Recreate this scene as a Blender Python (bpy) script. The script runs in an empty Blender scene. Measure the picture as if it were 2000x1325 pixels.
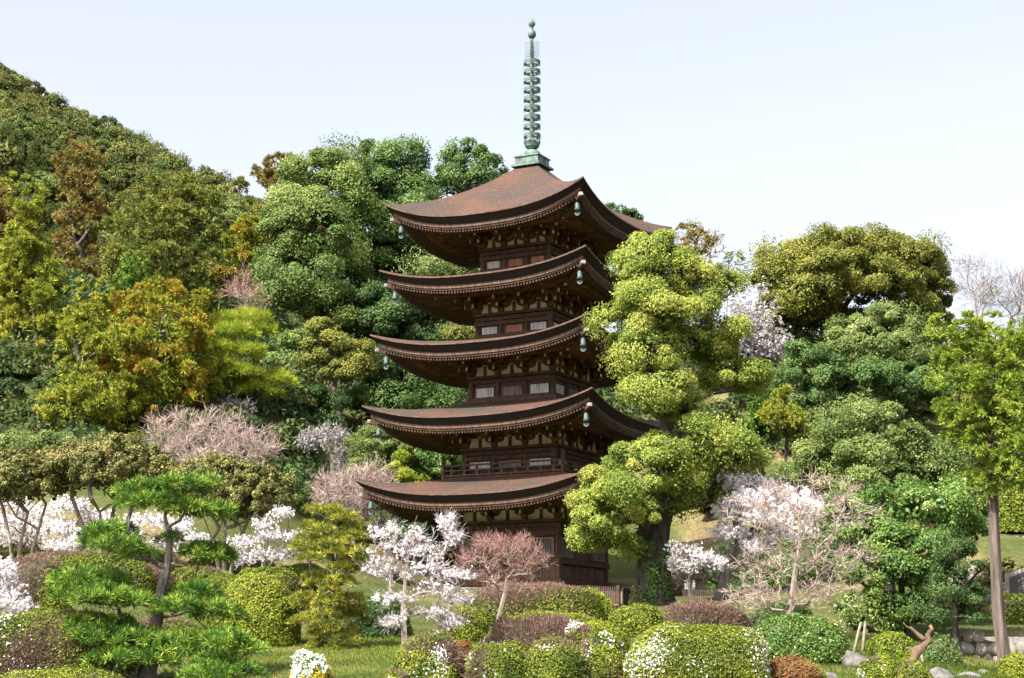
import bpy, bmesh, math, random
import numpy as np
from math import sin, cos, tan, radians, pi
from mathutils import Vector, Matrix

C = bpy.context.scene.collection
scene = bpy.context.scene

# ------------------------------------------------------------------ camera, sky, sun, exposure
PITCH = radians(10.7)
FPX = 3380.0                       # focal length in pixels of the 2000 px wide photograph
cam = bpy.data.cameras.new('camera')
cam.sensor_width = 36.0
cam.lens = FPX / 2000.0 * 36.0
cam.clip_start, cam.clip_end = 0.5, 3000.0
co = bpy.data.objects.new('camera', cam)
C.objects.link(co)
co.location = (0, 0, 0)
co.rotation_euler = (radians(90) + PITCH, 0, 0)
scene.camera = co

SUN_AZ, SUN_EL = radians(42), radians(51)      # azimuth: to the left of straight behind the camera
sdir = Vector((-sin(SUN_AZ) * cos(SUN_EL), -cos(SUN_AZ) * cos(SUN_EL), sin(SUN_EL)))
world = bpy.data.worlds.new('World')
scene.world = world
world.use_nodes = True
wn = world.node_tree
bg = next(n for n in wn.nodes if n.type == 'BACKGROUND')
sky = wn.nodes.new('ShaderNodeTexSky')
sky.sky_type = 'NISHITA'
sky.sun_disc = False
sky.sun_elevation = SUN_EL
sky.sun_rotation = math.atan2(sdir.x, sdir.y)
sky.air_density = 1.0
sky.dust_density = 5.0
sky.ozone_density = 0.4
hs_ = wn.nodes.new('ShaderNodeHueSaturation')       # thin spring haze: a paler, slightly warmer blue
hs_.inputs['Saturation'].default_value = 0.5
tint = wn.nodes.new('ShaderNodeMix')
tint.data_type = 'RGBA'
tint.blend_type = 'MULTIPLY'
tint.inputs[0].default_value = 1.0
tint.inputs[7].default_value = (1.0, 0.963, 0.985, 1)
wn.links.new(sky.outputs[0], hs_.inputs['Color'])
wn.links.new(hs_.outputs[0], tint.inputs[6])
wn.links.new(tint.outputs[2], bg.inputs[0])
bg.inputs[1].default_value = 0.133

sun = bpy.data.lights.new('sun', 'SUN')
sun.energy = 4.9
sun.angle = radians(0.5)
sun.color = (1.0, 0.95, 0.87)
so = bpy.data.objects.new('sun', sun)
C.objects.link(so)
so.location = (-60, -60, 80)
so.rotation_euler = sdir.to_track_quat('Z', 'Y').to_euler()

scene.view_settings.view_transform = 'Standard'
scene.view_settings.look = 'None'
scene.view_settings.gamma = 1.0
scene.view_settings.exposure = 1.45

# ------------------------------------------------------------------ helpers
SP, CP = sin(PITCH), cos(PITCH)


def at(px, py, Y):
    """the world point at distance Y that the photograph shows at pixel (px, py)"""
    t = (662.5 - py) / FPX
    k = Y / (CP - t * SP)
    return np.array([k * (px - 1000.0) / FPX, Y, k * (SP + t * CP)])


def mpp(Y):
    return Y * 1.01 / FPX


def thing(name, label, cat, loc=(0, 0, 0), rz=0.0, group=None):
    o = bpy.data.objects.new(name, None)
    C.objects.link(o)
    o.location = Vector([float(a) for a in loc])
    o.rotation_euler = (0, 0, rz)
    o.empty_display_size = 0.2
    o['label'] = label
    o['category'] = cat
    if group:
        o['group'] = group
    return o


def tag(o, label, cat, group=None):
    o['label'] = label
    o['category'] = cat
    if group:
        o['group'] = group
    return o


def obj(name, me, mats, parent=None, smooth=False):
    o = bpy.data.objects.new(name, me)
    C.objects.link(o)
    for m in (mats if isinstance(mats, (list, tuple)) else [mats]):
        me.materials.append(m)
    if smooth:
        me.polygons.foreach_set('use_smooth', np.ones(len(me.polygons), bool))
    if parent:
        o.parent = parent
    return o


def quads_mesh(name, Q, v=None, mat=None):
    """a mesh of separate quads Q (n,4,3) with a per-face value v"""
    n = len(Q)
    me = bpy.data.meshes.new(name)
    me.vertices.add(n * 4)
    me.vertices.foreach_set('co', np.ascontiguousarray(Q, np.float32).reshape(-1))
    me.loops.add(n * 4)
    me.loops.foreach_set('vertex_index', np.arange(n * 4, dtype=np.int32))
    me.polygons.add(n)
    me.polygons.foreach_set('loop_start', np.arange(n, dtype=np.int32) * 4)
    me.polygons.foreach_set('loop_total', np.full(n, 4, np.int32))
    if mat is not None:
        me.polygons.foreach_set('material_index', mat.astype(np.int32))
    me.update(calc_edges=True)
    if v is not None:
        a = me.attributes.new('v', 'FLOAT', 'FACE')
        a.data.foreach_set('value', v.astype(np.float32))
    return me


class MB:
    """collects boxes, prisms and lathes and makes ONE mesh object of them"""

    def __init__(s):
        s.v, s.f, s.m = [], [], []

    def add(s, vs, fs, mi=0):
        b = len(s.v)
        s.v += [tuple(map(float, p)) for p in vs]
        for f in fs:
            s.f.append(tuple(b + i for i in f))
            s.m.append(mi)

    def box(s, c, d, M=None, mi=0, taper=1.0, end_mi=None):
        hx, hy, hz = d[0] / 2, d[1] / 2, d[2] / 2
        vs = []
        for z, k in ((-hz, taper), (hz, 1.0)):
            for x, y in ((-hx, -hy), (hx, -hy), (hx, hy), (-hx, hy)):
                p = Vector((c[0] + x * k, c[1] + y * k, c[2] + z))
                vs.append(M @ p if M else p)
        fs = [(0, 3, 2, 1), (4, 5, 6, 7), (0, 1, 5, 4), (1, 2, 6, 5), (2, 3, 7, 6), (3, 0, 4, 7)]
        s.add(vs, fs, mi)
        if end_mi is not None:
            s.m[-4] = end_mi

    def beam(s, a, b, w, h, mi=0, up=Vector((0, 0, 1)), end_mi=None):
        a, b = Vector(a), Vector(b)
        d = (b - a).normalized()
        sd = d.cross(up).normalized()
        u = sd.cross(d)
        vs = []
        for p in (a, b):
            for x, y in ((-1, -1), (1, -1), (1, 1), (-1, 1)):
                vs.append(p + sd * (x * w / 2) + u * (y * h / 2))
        s.add(vs, [(0, 1, 2, 3), (7, 6, 5, 4), (0, 4, 5, 1), (1, 5, 6, 2), (2, 6, 7, 3), (3, 7, 4, 0)], mi)
        if end_mi is not None:
            s.m[-5] = end_mi

    def prism(s, prof, y0, y1, M=None, mi=0):
        """profile in the x-z plane extruded along y"""
        n = len(prof)
        vs = [Vector((x, y0, z)) for x, z in prof] + [Vector((x, y1, z)) for x, z in prof]
        if M:
            vs = [M @ p for p in vs]
        fs = [tuple(range(n)), tuple(range(2 * n - 1, n - 1, -1))]
        fs += [(i, i + n, (i + 1) % n + n, (i + 1) % n) for i in range(n)]
        s.add(vs, fs, mi)

    def lathe(s, prof, c=(0, 0, 0), n=20, mi=0, sq=None):
        b = len(prof)
        vs = []
        for i in range(n):
            a = 2 * pi * i / n
            for r, z in prof:
                vs.append((c[0] + r * cos(a), c[1] + r * sin(a), c[2] + z))
        fs = []
        for i in range(n):
            j = (i + 1) % n
            for k in range(b - 1):
                fs.append((i * b + k, j * b + k, j * b + k + 1, i * b + k + 1))
        s.add(vs, fs, mi)

    def tube(s, pts, rs, n=8, mi=0):
        pts = [Vector([float(a) for a in p]) for p in pts]
        vs = []
        for i, p in enumerate(pts):
            d = (pts[min(i + 1, len(pts) - 1)] - pts[max(i - 1, 0)]).normalized()
            a = Vector((1, 0, 0)) if abs(d.x) < .8 else Vector((0, 1, 0))
            x = d.cross(a).normalized()
            y = d.cross(x)
            for k in range(n):
                t = 2 * pi * k / n
                vs.append(p + (x * cos(t) + y * sin(t)) * rs[i])
        fs = [(i * n + k, i * n + (k + 1) % n, (i + 1) * n + (k + 1) % n, (i + 1) * n + k)
              for i in range(len(pts) - 1) for k in range(n)]
        fs.append(tuple(range(n)))
        fs.append(tuple(range((len(pts) - 1) * n + n - 1, (len(pts) - 1) * n - 1, -1)))
        s.add(vs, fs, mi)

    def build(s, name, mats, parent=None, smooth=False):
        me = bpy.data.meshes.new(name)
        me.from_pydata(s.v, [], s.f)
        me.polygons.foreach_set('material_index', np.array(s.m, np.int32))
        me.update()
        bm = bmesh.new()
        bm.from_mesh(me)
        bmesh.ops.recalc_face_normals(bm, faces=bm.faces)
        bm.to_mesh(me)
        bm.free()
        return obj(name, me, mats, parent, smooth)


# ------------------------------------------------------------------ materials
def nodes(name):
    m = bpy.data.materials.new(name)
    m.use_nodes = True
    nt = m.node_tree
    return m, nt, next(n for n in nt.nodes if n.type == 'BSDF_PRINCIPLED')


def ramp(nt, stops, interp='LINEAR'):
    r = nt.nodes.new('ShaderNodeValToRGB')
    r.color_ramp.interpolation = interp
    e = r.color_ramp.elements
    while len(e) > 1:
        e.remove(e[-1])
    e[0].position, e[0].color = stops[0][0], (*stops[0][1], 1)
    for p, c in stops[1:]:
        x = e.new(p)
        x.color = (*c, 1)
    return r


def leaf_mat(name, stops, trans=0.28, rough=0.5, spec=0.35, objvar=0.0):
    m, nt, b = nodes(name)
    a = nt.nodes.new('ShaderNodeAttribute')
    a.attribute_name = 'v'
    r = ramp(nt, [(p, tuple(x * (1.3 if max(c) < .5 else 1.0) for x in c)) for p, c in stops])
    nt.links.new(a.outputs['Fac'], r.inputs[0])
    col = r.outputs[0]
    if objvar:
        oi = nt.nodes.new('ShaderNodeObjectInfo')
        mr = nt.nodes.new('ShaderNodeMapRange')
        mr.inputs[3].default_value, mr.inputs[4].default_value = 1 - objvar, 1 + objvar
        h = nt.nodes.new('ShaderNodeHueSaturation')
        nt.links.new(oi.outputs['Random'], mr.inputs[0])
        nt.links.new(mr.outputs[0], h.inputs['Value'])
        mr2 = nt.nodes.new('ShaderNodeMapRange')
        mr2.inputs[3].default_value, mr2.inputs[4].default_value = 0.485, 0.535
        ml = nt.nodes.new('ShaderNodeMath')
        ml.operation = 'MULTIPLY'
        ml.inputs[1].default_value = 7.31
        fr = nt.nodes.new('ShaderNodeMath')
        fr.operation = 'FRACT'
        nt.links.new(oi.outputs['Random'], ml.inputs[0])
        nt.links.new(ml.outputs[0], fr.inputs[0])
        nt.links.new(fr.outputs[0], mr2.inputs[0])
        nt.links.new(mr2.outputs[0], h.inputs['Hue'])
        nt.links.new(col, h.inputs['Color'])
        col = h.outputs[0]
    nt.links.new(col, b.inputs['Base Color'])
    b.inputs['Roughness'].default_value = rough + .1
    b.inputs['Specular IOR Level'].default_value = spec * .42
    t = nt.nodes.new('ShaderNodeBsdfTranslucent')
    nt.links.new(col, t.inputs[0])
    mx = nt.nodes.new('ShaderNodeMixShader')
    mx.inputs[0].default_value = trans * 1.3
    out = next(n for n in nt.nodes if n.type == 'OUTPUT_MATERIAL')
    nt.links.new(b.outputs[0], mx.inputs[1])
    nt.links.new(t.outputs[0], mx.inputs[2])
    nt.links.new(mx.outputs[0], out.inputs[0])
    return m


def noise_mat(name, c1, c2, scale=3.0, detail=6.0, rough=0.8, stretch=(1, 1, 1), bump=0.0, pos=(.35, .65), c3=None, spec=.3):
    m, nt, b = nodes(name)
    tc = nt.nodes.new('ShaderNodeTexCoord')
    mp = nt.nodes.new('ShaderNodeMapping')
    mp.inputs['Scale'].default_value = stretch
    n = nt.nodes.new('ShaderNodeTexNoise')
    n.inputs['Scale'].default_value = scale
    n.inputs['Detail'].default_value = detail
    n.inputs['Roughness'].default_value = .65
    nt.links.new(tc.outputs['Object'], mp.inputs[0])
    nt.links.new(mp.outputs[0], n.inputs[0])
    st = [(pos[0], c1), (pos[1], c2)]
    if c3:
        st.append((min(1, pos[1] + .12), c3))
    r = ramp(nt, st)
    nt.links.new(n.outputs[0], r.inputs[0])
    nt.links.new(r.outputs[0], b.inputs['Base Color'])
    b.inputs['Roughness'].default_value = rough
    b.inputs['Specular IOR Level'].default_value = spec
    if bump:
        bp = nt.nodes.new('ShaderNodeBump')
        bp.inputs['Strength'].default_value = bump
        bp.inputs['Distance'].default_value = .05
        nt.links.new(n.outputs[0], bp.inputs['Height'])
        nt.links.new(bp.outputs[0], b.inputs['Normal'])
    return m


wood = noise_mat('weathered_wood', (.032, .02, .014), (.105, .062, .04), 2.2, stretch=(3, 3, .6), bump=.3)
wood_red = noise_mat('reddish_wood', (.04, .018, .011), (.12, .052, .03), 2.0, stretch=(1, 1, 4), bump=.3)
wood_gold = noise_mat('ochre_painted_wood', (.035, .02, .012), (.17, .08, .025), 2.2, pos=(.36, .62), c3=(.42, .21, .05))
wood_end = noise_mat('pale_beam_end', (.30, .265, .24), (.62, .57, .52), 5)
hip_end = noise_mat('weathered_hip_end', (.16, .14, .125), (.36, .33, .30), 5)
plaster = noise_mat('old_plaster', (.50, .45, .38), (.72, .67, .60), 3.5, pos=(.3, .7))
board_white = noise_mat('pale_board', (.22, .20, .21), (.62, .60, .61), 2.5, stretch=(7, 7, .35), pos=(.32, .6))
board_red = noise_mat('salmon_board', (.16, .075, .055), (.46, .22, .15), 2.5, stretch=(7, 7, .35), c3=(.55, .5, .47))
board_grey = noise_mat('grey_board', (.08, .06, .055), (.26, .21, .20), 2.5, stretch=(7, 7, .35))
wood_post = noise_mat('reddish_post', (.045, .021, .014), (.13, .06, .036), 2.0, stretch=(4, 4, .5), bump=.3)
plank = noise_mat('dark_plank', (.04, .025, .02), (.13, .085, .065), 2.5, stretch=(7, 7, .3), bump=.3)
bronze = noise_mat('bronze_patina', (.035, .046, .042), (.13, .205, .17), 3.0, stretch=(1, 1, .5), rough=.6)
bronze_bell = noise_mat('bell_patina', (.032, .056, .054), (.09, .14, .13), 4.0, rough=.55)
granite = noise_mat('granite', (.12, .115, .11), (.27, .255, .24), 9, bump=.3)
rock_m = noise_mat('garden_rock', (.05, .047, .043), (.17, .16, .15), 2.0, bump=.9, c3=(.25, .235, .21))
wall_stone = noise_mat('wall_stone', (.08, .072, .06), (.26, .235, .20), .9, bump=.5)
mortar = noise_mat('joint_soil', (.03, .028, .022), (.08, .07, .055), 3)
bark_grey = noise_mat('grey_bark', (.05, .042, .036), (.19, .165, .145), 4, stretch=(1, 1, .3), bump=.9)
bark_dark = noise_mat('dark_bark', (.010, .008, .006), (.075, .064, .05), 5, stretch=(1, 1, .3), bump=1.0, c3=(.075, .095, .025))
bark_cherry = noise_mat('cherry_bark', (.13, .10, .09), (.36, .31, .29), 5, stretch=(1, 1, .6))
bark_maple = noise_mat('maple_bark', (.13, .10, .078), (.30, .245, .20), 4, stretch=(1, 1, .4))
bark_cedar = noise_mat('cedar_bark', (.035, .025, .018), (.14, .11, .092), 5, stretch=(1.6, 1.6, .12), bump=.8, c3=(.22, .19, .17))
dark_metal = noise_mat('dark_fence_wood', (.03, .018, .017), (.075, .045, .04), 4)
white_paint = noise_mat('white_paint', (.7, .7, .7), (.82, .82, .82), 3)
yellow_rope = noise_mat('yellow_rope', (.7, .35, .02), (.8, .48, .03), 8)
black_stone = noise_mat('polished_black_stone', (.012, .013, .016), (.03, .032, .038), 5, rough=.25, spec=.5)
tile_m = noise_mat('dark_tile', (.035, .032, .038), (.10, .09, .10), 5)
driftwood = noise_mat('dead_wood', (.045, .028, .018), (.15, .095, .055), 3, stretch=(1, 1, .3), bump=.5)
bamboo_pole = noise_mat('support_pole', (.11, .095, .07), (.20, .175, .13), 4)


def bark_roof_material():
    m, nt, b = nodes('cypress_bark_thatch')
    tc = nt.nodes.new('ShaderNodeTexCoord')
    n1 = nt.nodes.new('ShaderNodeTexNoise')
    n1.inputs['Scale'].default_value = .42
    n1.inputs['Detail'].default_value = 5
    n1.inputs['Roughness'].default_value = .6
    n2 = nt.nodes.new('ShaderNodeTexNoise')
    n2.inputs['Scale'].default_value = 11
    n2.inputs['Detail'].default_value = 4
    nt.links.new(tc.outputs['Object'], n1.inputs[0])
    nt.links.new(tc.outputs['Object'], n2.inputs[0])
    r1 = ramp(nt, [(.32, (.038, .033, .027)), (.46, (.052, .034, .025)), (.62, (.078, .038, .024)), (.78, (.055, .035, .027))])
    nt.links.new(n1.outputs[0], r1.inputs[0])
    mx = nt.nodes.new('ShaderNodeMix')
    mx.data_type = 'RGBA'
    mx.blend_type = 'OVERLAY'
    mx.inputs[0].default_value = .65
    r2 = ramp(nt, [(.3, (.12, .12, .12)), (.7, (.8, .8, .8))])
    nt.links.new(n2.outputs[0], r2.inputs[0])
    nt.links.new(r1.outputs[0], mx.inputs[6])
    nt.links.new(r2.outputs[0], mx.inputs[7])
    nt.links.new(mx.outputs[2], b.inputs['Base Color'])
    b.inputs['Roughness'].default_value = .85
    b.inputs['Specular IOR Level'].default_value = .25
    bp = nt.nodes.new('ShaderNodeBump')
    bp.inputs['Strength'].default_value = .55
    bp.inputs['Distance'].default_value = .06
    nt.links.new(n2.outputs[0], bp.inputs['Height'])
    nt.links.new(bp.outputs[0], b.inputs['Normal'])
    return m


bark_roof = bark_roof_material()
bark_rim_lit = noise_mat('bark_rim_lit', (.07, .042, .03), (.2, .13, .10), 3, stretch=(1, 1, 6))  # paler brown: the sunlit line along the eave top, painted into the bark
bark_edge_shaded = noise_mat('shaded_bark_edge_layers', (.007, .0045, .004), (.022, .013, .011), 3, stretch=(.5, .5, 14), bump=.3)  # near black: shade of the undercut eave painted into the bark colour

# ------------------------------------------------------------------ the ground
CTRL = []
for X in range(-70, 71, 20):
    CTRL += [(X, -10, -1.9), (X, 12, -1.9), (X, 28, -1.7), (X, 37, -1.3)]
for p in [(600, 1322, 46), (600, 1287, 51), (1000, 1340, 45), (1500, 1342, 45), (1800, 1325, 49), (1950, 1312, 55), (0, 1345, 46),
          (300, 1345, 45), (300, 1200, 62), (650, 1240, 60), (1000, 1262, 56), (1195, 1202, 72), (1195, 1198, 78), (1500, 1205, 66), (1750, 1262, 60),
          (1280, 1183, 76), (40, 1112, 74), (200, 1098, 74), (450, 1118, 74), (545, 1152, 80), (-150, 1112, 74), (-150, 1345, 46), (2150, 1325, 50),
          (300, 905, 92), (60, 905, 92), (410, 925, 90), (660, 935, 100), (620, 968, 97), (760, 960, 100), (860, 940, 108), (700, 770, 118),
          (560, 720, 112), (450, 770, 100), (130, 640, 112), (300, 600, 132), (40, 560, 120), (500, 600, 138), (-150, 640, 112), (800, 700, 135),
          (1000, 660, 140), (1215, 1140, 100), (1215, 1088, 107), (1330, 1130, 99), (1450, 840, 116), (1560, 860, 112),
          (1700, 800, 115), (1650, 690, 127), (1400, 680, 128), (1850, 700, 128), (2050, 760, 118), (1980, 1045, 80), (1900, 1040, 80), (1985, 1288, 61), (1900, 1300, 58), (1985, 1205, 70),
          (1200, 760, 130), (2200, 1000, 85), (1470, 1180, 90), (1640, 1100, 92), (1800, 1080, 84)]:
    CTRL.append(tuple(at(*p)))
for a in range(8):
    CTRL.append((1.1 + 6.0 * cos(a * pi / 4), 91 + 6.0 * sin(a * pi / 4), 3.75))
CTRL.append((1.1, 91, 3.75))
for X, z in ((-110, 40), (-60, 40), (-25, 36), (5, 28), (30, 22), (60, 22), (100, 20)):
    CTRL.append((X, 165, z))
CTRL = np.array(CTRL, float)


def _k(A, B):
    return np.sqrt(((A[:, None, :2] - B[None, :, :2]) ** 2).sum(-1) + 4.0)


_n = len(CTRL)
_K = np.zeros((_n + 3, _n + 3))
_K[:_n, :_n] = _k(CTRL, CTRL) - .02 * np.eye(_n)
_K[:_n, _n] = 1
_K[:_n, _n + 1:] = CTRL[:, :2]
_K[_n:, :_n] = _K[:_n, _n:].T
_W = np.linalg.solve(_K, np.r_[CTRL[:, 2], 0, 0, 0])


def ground_arr(xy):
    xy = np.asarray(xy, float).reshape(-1, 2)
    return _k(xy, CTRL) @ _W[:_n] + _W[_n] + xy @ _W[_n + 1:]


def ground(x, y):
    return float(ground_arr([[x, y]])[0])


def ground_material():
    m, nt, b = nodes('garden_ground')
    tc = nt.nodes.new('ShaderNodeTexCoord')
    n1 = nt.nodes.new('ShaderNodeTexNoise')
    n1.inputs['Scale'].default_value = .22
    n1.inputs['Detail'].default_value = 7
    n2 = nt.nodes.new('ShaderNodeTexNoise')
    n2.inputs['Scale'].default_value = 5
    n2.inputs['Detail'].default_value = 6
    nt.links.new(tc.outputs['Object'], n1.inputs[0])
    nt.links.new(tc.outputs['Object'], n2.inputs[0])
    r1 = ramp(nt, [(.36, (.035, .05, .012)), (.5, (.06, .065, .02)), (.62, (.13, .11, .05)), (.75, (.10, .07, .04))])
    nt.links.new(n1.outputs[0], r1.inputs[0])
    r2 = ramp(nt, [(.3, (.35, .35, .35)), (.7, (.68, .68, .68))])
    nt.links.new(n2.outputs[0], r2.inputs[0])
    mx = nt.nodes.new('ShaderNodeMix')
    mx.data_type = 'RGBA'
    mx.blend_type = 'OVERLAY'
    mx.inputs[0].default_value = .9
    nt.links.new(r1.outputs[0], mx.inputs[6])
    nt.links.new(r2.outputs[0], mx.inputs[7])
    nt.links.new(mx.outputs[2], b.inputs['Base Color'])
    b.inputs['Roughness'].default_value = .95
    b.inputs['Specular IOR Level'].default_value = .1
    bp = nt.nodes.new('ShaderNodeBump')
    bp.inputs['Strength'].default_value = .6
    bp.inputs['Distance'].default_value = .1
    nt.links.new(n2.outputs[0], bp.inputs['Height'])
    nt.links.new(bp.outputs[0], b.inputs['Normal'])
    return m


ground_m = ground_material()


def grid_mesh(name, P):
    """P (ny,nx,3) -> mesh"""
    ny, nx, _ = P.shape
    i = np.arange(ny * nx).reshape(ny, nx)
    F = np.stack([i[:-1, :-1], i[:-1, 1:], i[1:, 1:], i[1:, :-1]], -1).reshape(-1, 4)
    me = bpy.data.meshes.new(name)
    me.vertices.add(ny * nx)
    me.vertices.foreach_set('co', P.astype(np.float32).reshape(-1))
    me.loops.add(len(F) * 4)
    me.loops.foreach_set('vertex_index', F.reshape(-1).astype(np.int32))
    me.polygons.add(len(F))
    me.polygons.foreach_set('loop_start', np.arange(len(F), dtype=np.int32) * 4)
    me.polygons.foreach_set('loop_total', np.full(len(F), 4, np.int32))
    me.update(calc_edges=True)
    return me


gx = np.r_[np.linspace(-900, -105, 8), np.linspace(-100, 100, 134), np.linspace(105, 900, 8)]
gy = np.r_[np.linspace(-300, -12, 6), np.linspace(-10, 166, 118)]
GX, GY = np.meshgrid(gx, gy)
cl = np.stack([np.clip(GX, -110, 110), np.clip(GY, -10, 166)], -1).reshape(-1, 2)
GZ = ground_arr(cl).reshape(GX.shape)
GP = np.stack([GX, GY, GZ], -1)
# beyond the ridge the land drops away and runs to the horizon
back = [GP]
for yy, k in ((185, .8), (230, .3), (320, 0.0), (900, 0.0), (2500, 0.0)):
    row = GP[-1:].copy()
    row[..., 1] = yy
    row[..., 2] = row[..., 2] * k - 2 * (1 - k)
    back.append(row)
o = obj('ground', grid_mesh('ground', np.concatenate(back, 0)), ground_m, smooth=True)
o['kind'] = 'structure'
# ------------------------------------------------------------------ the five-storey pagoda
PC = np.array([1.1, 91.0, 0.0])
PAZ = radians(62.4)
EL_ = np.array([-sin(PAZ), cos(PAZ)])
ER_ = np.array([cos(PAZ), sin(PAZ)])
pagoda = thing('five_storey_pagoda', 'tall dark wooden five-storey pagoda with brown bark roofs and a green bronze spire', 'pagoda',
               (PC[0], PC[1], 0), math.atan2(ER_[1], ER_[0]))
# local frame: +x runs along ER (the shaded side faces -y... its normal), +y along EL; the sunny side faces -x
RW = [13.55, 13.05, 12.55, 11.95, 11.55]           # eave widths
TIP = [9.40, 13.20, 16.95, 20.42, 24.0]            # height of the corner tips
LIFT = [1.02, .90, .88, .80, 1.13]
BW = [6.0, 5.5, 5.05, 4.6, 4.2]                    # body widths
PLATE = [7.2, 11.04, 14.84, 18.23, 21.82]         # top of the wall plate
FOOT = [4.05, 9.3, 13.3, 16.7, 20.3]            # foot of each body
SLOPE = [(.30, .012), (.27, .012), (.22, .006), (.185, .006), (.54, .037)]
SIDES = [Matrix.Rotation(k * pi / 2, 4, 'Z') for k in range(4)]


def lift(u, q, L):
    return L * abs(u) ** 2.7 * q


for k in range(5):
    H = RW[k] / 2
    z0 = TIP[k] - LIFT[k]
    a, b = SLOPE[k]
    htop = BW[k + 1] / 2 - .25 if k < 4 else .62
    hb = BW[k] / 2
    zin = PLATE[k] + 1.25                           # where the rafters meet the wall
    nu, nv = 49, 15
    us = np.sin(np.linspace(-1, 1, nu) * pi / 2)
    roof = MB()
    V, F, Mi = [], [], []

    def zroof(h, u):
        d = H - h
        v = d / (H - htop)
        return z0 + a * d + b * d * d + lift(u, (1 - v) ** 2.2, LIFT[k])

    prof = []                                       # rows of the skin: (half width, function of u -> z, material)
    for v in np.linspace(1, 0, nv):
        h = htop + (H - htop) * (1 - v)
        prof.append((h, 0, None))
    edge = [(H + .02, -.03, 0), (H + .005, -.085, 3), (H - .04, -.095, 1), (H - .19, -.28, 1), (H - .33, -.44, 1), (H - .335, -.46, 2), (H - .31, -.60, 2), (H - .36, -.62, 2), (H - .37, -.70, 2), (H - .40, -.72, 2)]
    nin = 9
    for s_ in SIDES:
        rows = []
        for (h, _, _) in prof:
            rows.append([(h, u * h, zroof(h, u)) for u in us])
        rmat = [0] * (len(prof) - 1)
        for (h, dz, mi) in edge:
            rows.append([(h, u * h, z0 + lift(u, 1, LIFT[k]) + dz) for u in us])
            rmat.append(mi)
        hs = H - .40
        for j in range(1, nin + 1):
            t = j / nin
            h = hs + (hb - .1 - hs) * t
            rows.append([(h, u * h, (z0 - .72) + (zin - z0 + .72) * t + lift(u, (1 - t) ** 2.0, LIFT[k])) for u in us])
            rmat.append(2)
        base = len(roof.v)
        for r in rows:
            for p in r:
                # outward axis is -x for side 0
                q = s_ @ Vector((-p[0], p[1], p[2]))
                roof.v.append(tuple(q))
        for i in range(len(rows) - 1):
            for j in range(nu - 1):
                f = (base + i * nu + j, base + (i + 1) * nu + j, base + (i + 1) * nu + j + 1, base + i * nu + j + 1)
                roof.f.append(f)
                roof.m.append(rmat[i])
    ro = roof.build('roof', [bark_roof, bark_edge_shaded, wood, bark_rim_lit, wood_gold], pagoda, smooth=False)
    me = ro.data
    me.polygons.foreach_set('use_smooth', np.array([m == 0 for m in roof.m], bool))

    # rafters under the eave, two tiers, one mesh per side
    for s_ in SIDES:
        rb = MB()
        hs = H - .40
        n = int(2 * (H - .5) / .172)
        for i in range(n + 1):
            y = -(H - .5) + 2 * (H - .5) * i / n

            def zu(h):
                t = (hs - h) / (hs - hb + .1)
                u = min(1, abs(y) / max(h, .01))
                return (z0 - .72) + (zin - z0 + .72) * t + lift(u, max(0, 1 - t) ** 2.0, LIFT[k])
            h1 = H - .42
            h2 = max(H - 1.45, abs(y) + .05)
            if h2 < h1 - .1:
                rb.beam(s_ @ Vector((-h1, y, zu(h1) - .05)), s_ @ Vector((-h2, y, zu(h2) - .05)), .095, .15, 0, end_mi=1)
            h1 = H - 1.30
            h2 = max(hb, abs(y) + .05)
            if h2 < h1 - .1:
                rb.beam(s_ @ Vector((-h1, y, zu(h1) - .17)), s_ @ Vector((-h2, y, zu(h2) - .17)), .095, .13, 2, end_mi=1)
        # the lath that carries the flying rafters
        for j in range(16):
            u1, u2 = -1 + j / 8, -1 + (j + 1) / 8
            for hh, dz in ((H - 1.36, .10),):
                t = (hs - hh) / (hs - hb + .1)
                P = [s_ @ Vector((-hh, u * hh, (z0 - .72) + (zin - z0 + .72) * t + lift(u, (1 - t) ** 2, LIFT[k]) - dz)) for u in (u1, u2)]
                rb.beam(P[0], P[1], .10, .07, 0)
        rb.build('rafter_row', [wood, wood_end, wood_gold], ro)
    # hip rafters with pale weathered ends
    for s_ in SIDES:
        hr = MB()
        pts = []
        for j in range(9):
            t = j / 8
            h = (H - .30) + (hb - (H - .30)) * t
            pts.append(s_ @ Vector((-h, -h, (z0 - .78) + (zin - z0 + .60) * t + lift(1, (1 - t) ** 2.0, LIFT[k]) * (1 - .06))))
        for j in range(8):
            hr.beam(pts[j], pts[j + 1], .2, .26, 0)
        d = (pts[0] - pts[1]).normalized()
        hr.beam(pts[0] + d * .002, pts[0] + d * .13, .19, .17, 1, end_mi=1)
        hr.build('hip_rafter', [wood, hip_end], ro)

    # ---------------- body of the storey
    w = BW[k]
    zf, zp = FOOT[k], PLATE[k]
    wall = MB()
    wall.box((0, 0, (zf + zp) / 2), (w - .36, w - .36, zp - zf))
    wl = wall.build('wall', [plank], pagoda)
    up = MB()
    up.box((0, 0, zp + .30), (w - .34, w - .34, .596))
    wpan = up.build('plaster_panel', [plaster], pagoda)
    up = MB()
    up.box((0, 0, zp + .95), (w - .34, w - .34, .70))
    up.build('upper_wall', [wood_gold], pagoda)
    bay = [-w / 2 + .15, -w / 6 + .02, w / 6 - .02, w / 2 - .15]
    for i, s_ in enumerate(SIDES):
        for j in range(3):
            y = bay[j]
            pm = MB()
            c = s_ @ Vector((-(w / 2 - .15), y, 0))
            pm.lathe([(0, zf), (.155, zf), (.155, zp - .2), (.135, zp - .12), (0, zp - .12)], (c.x, c.y, 0), 14)
            pm.build('post', [wood_post if k == 0 else wood], wl)
    ring = MB()
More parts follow.
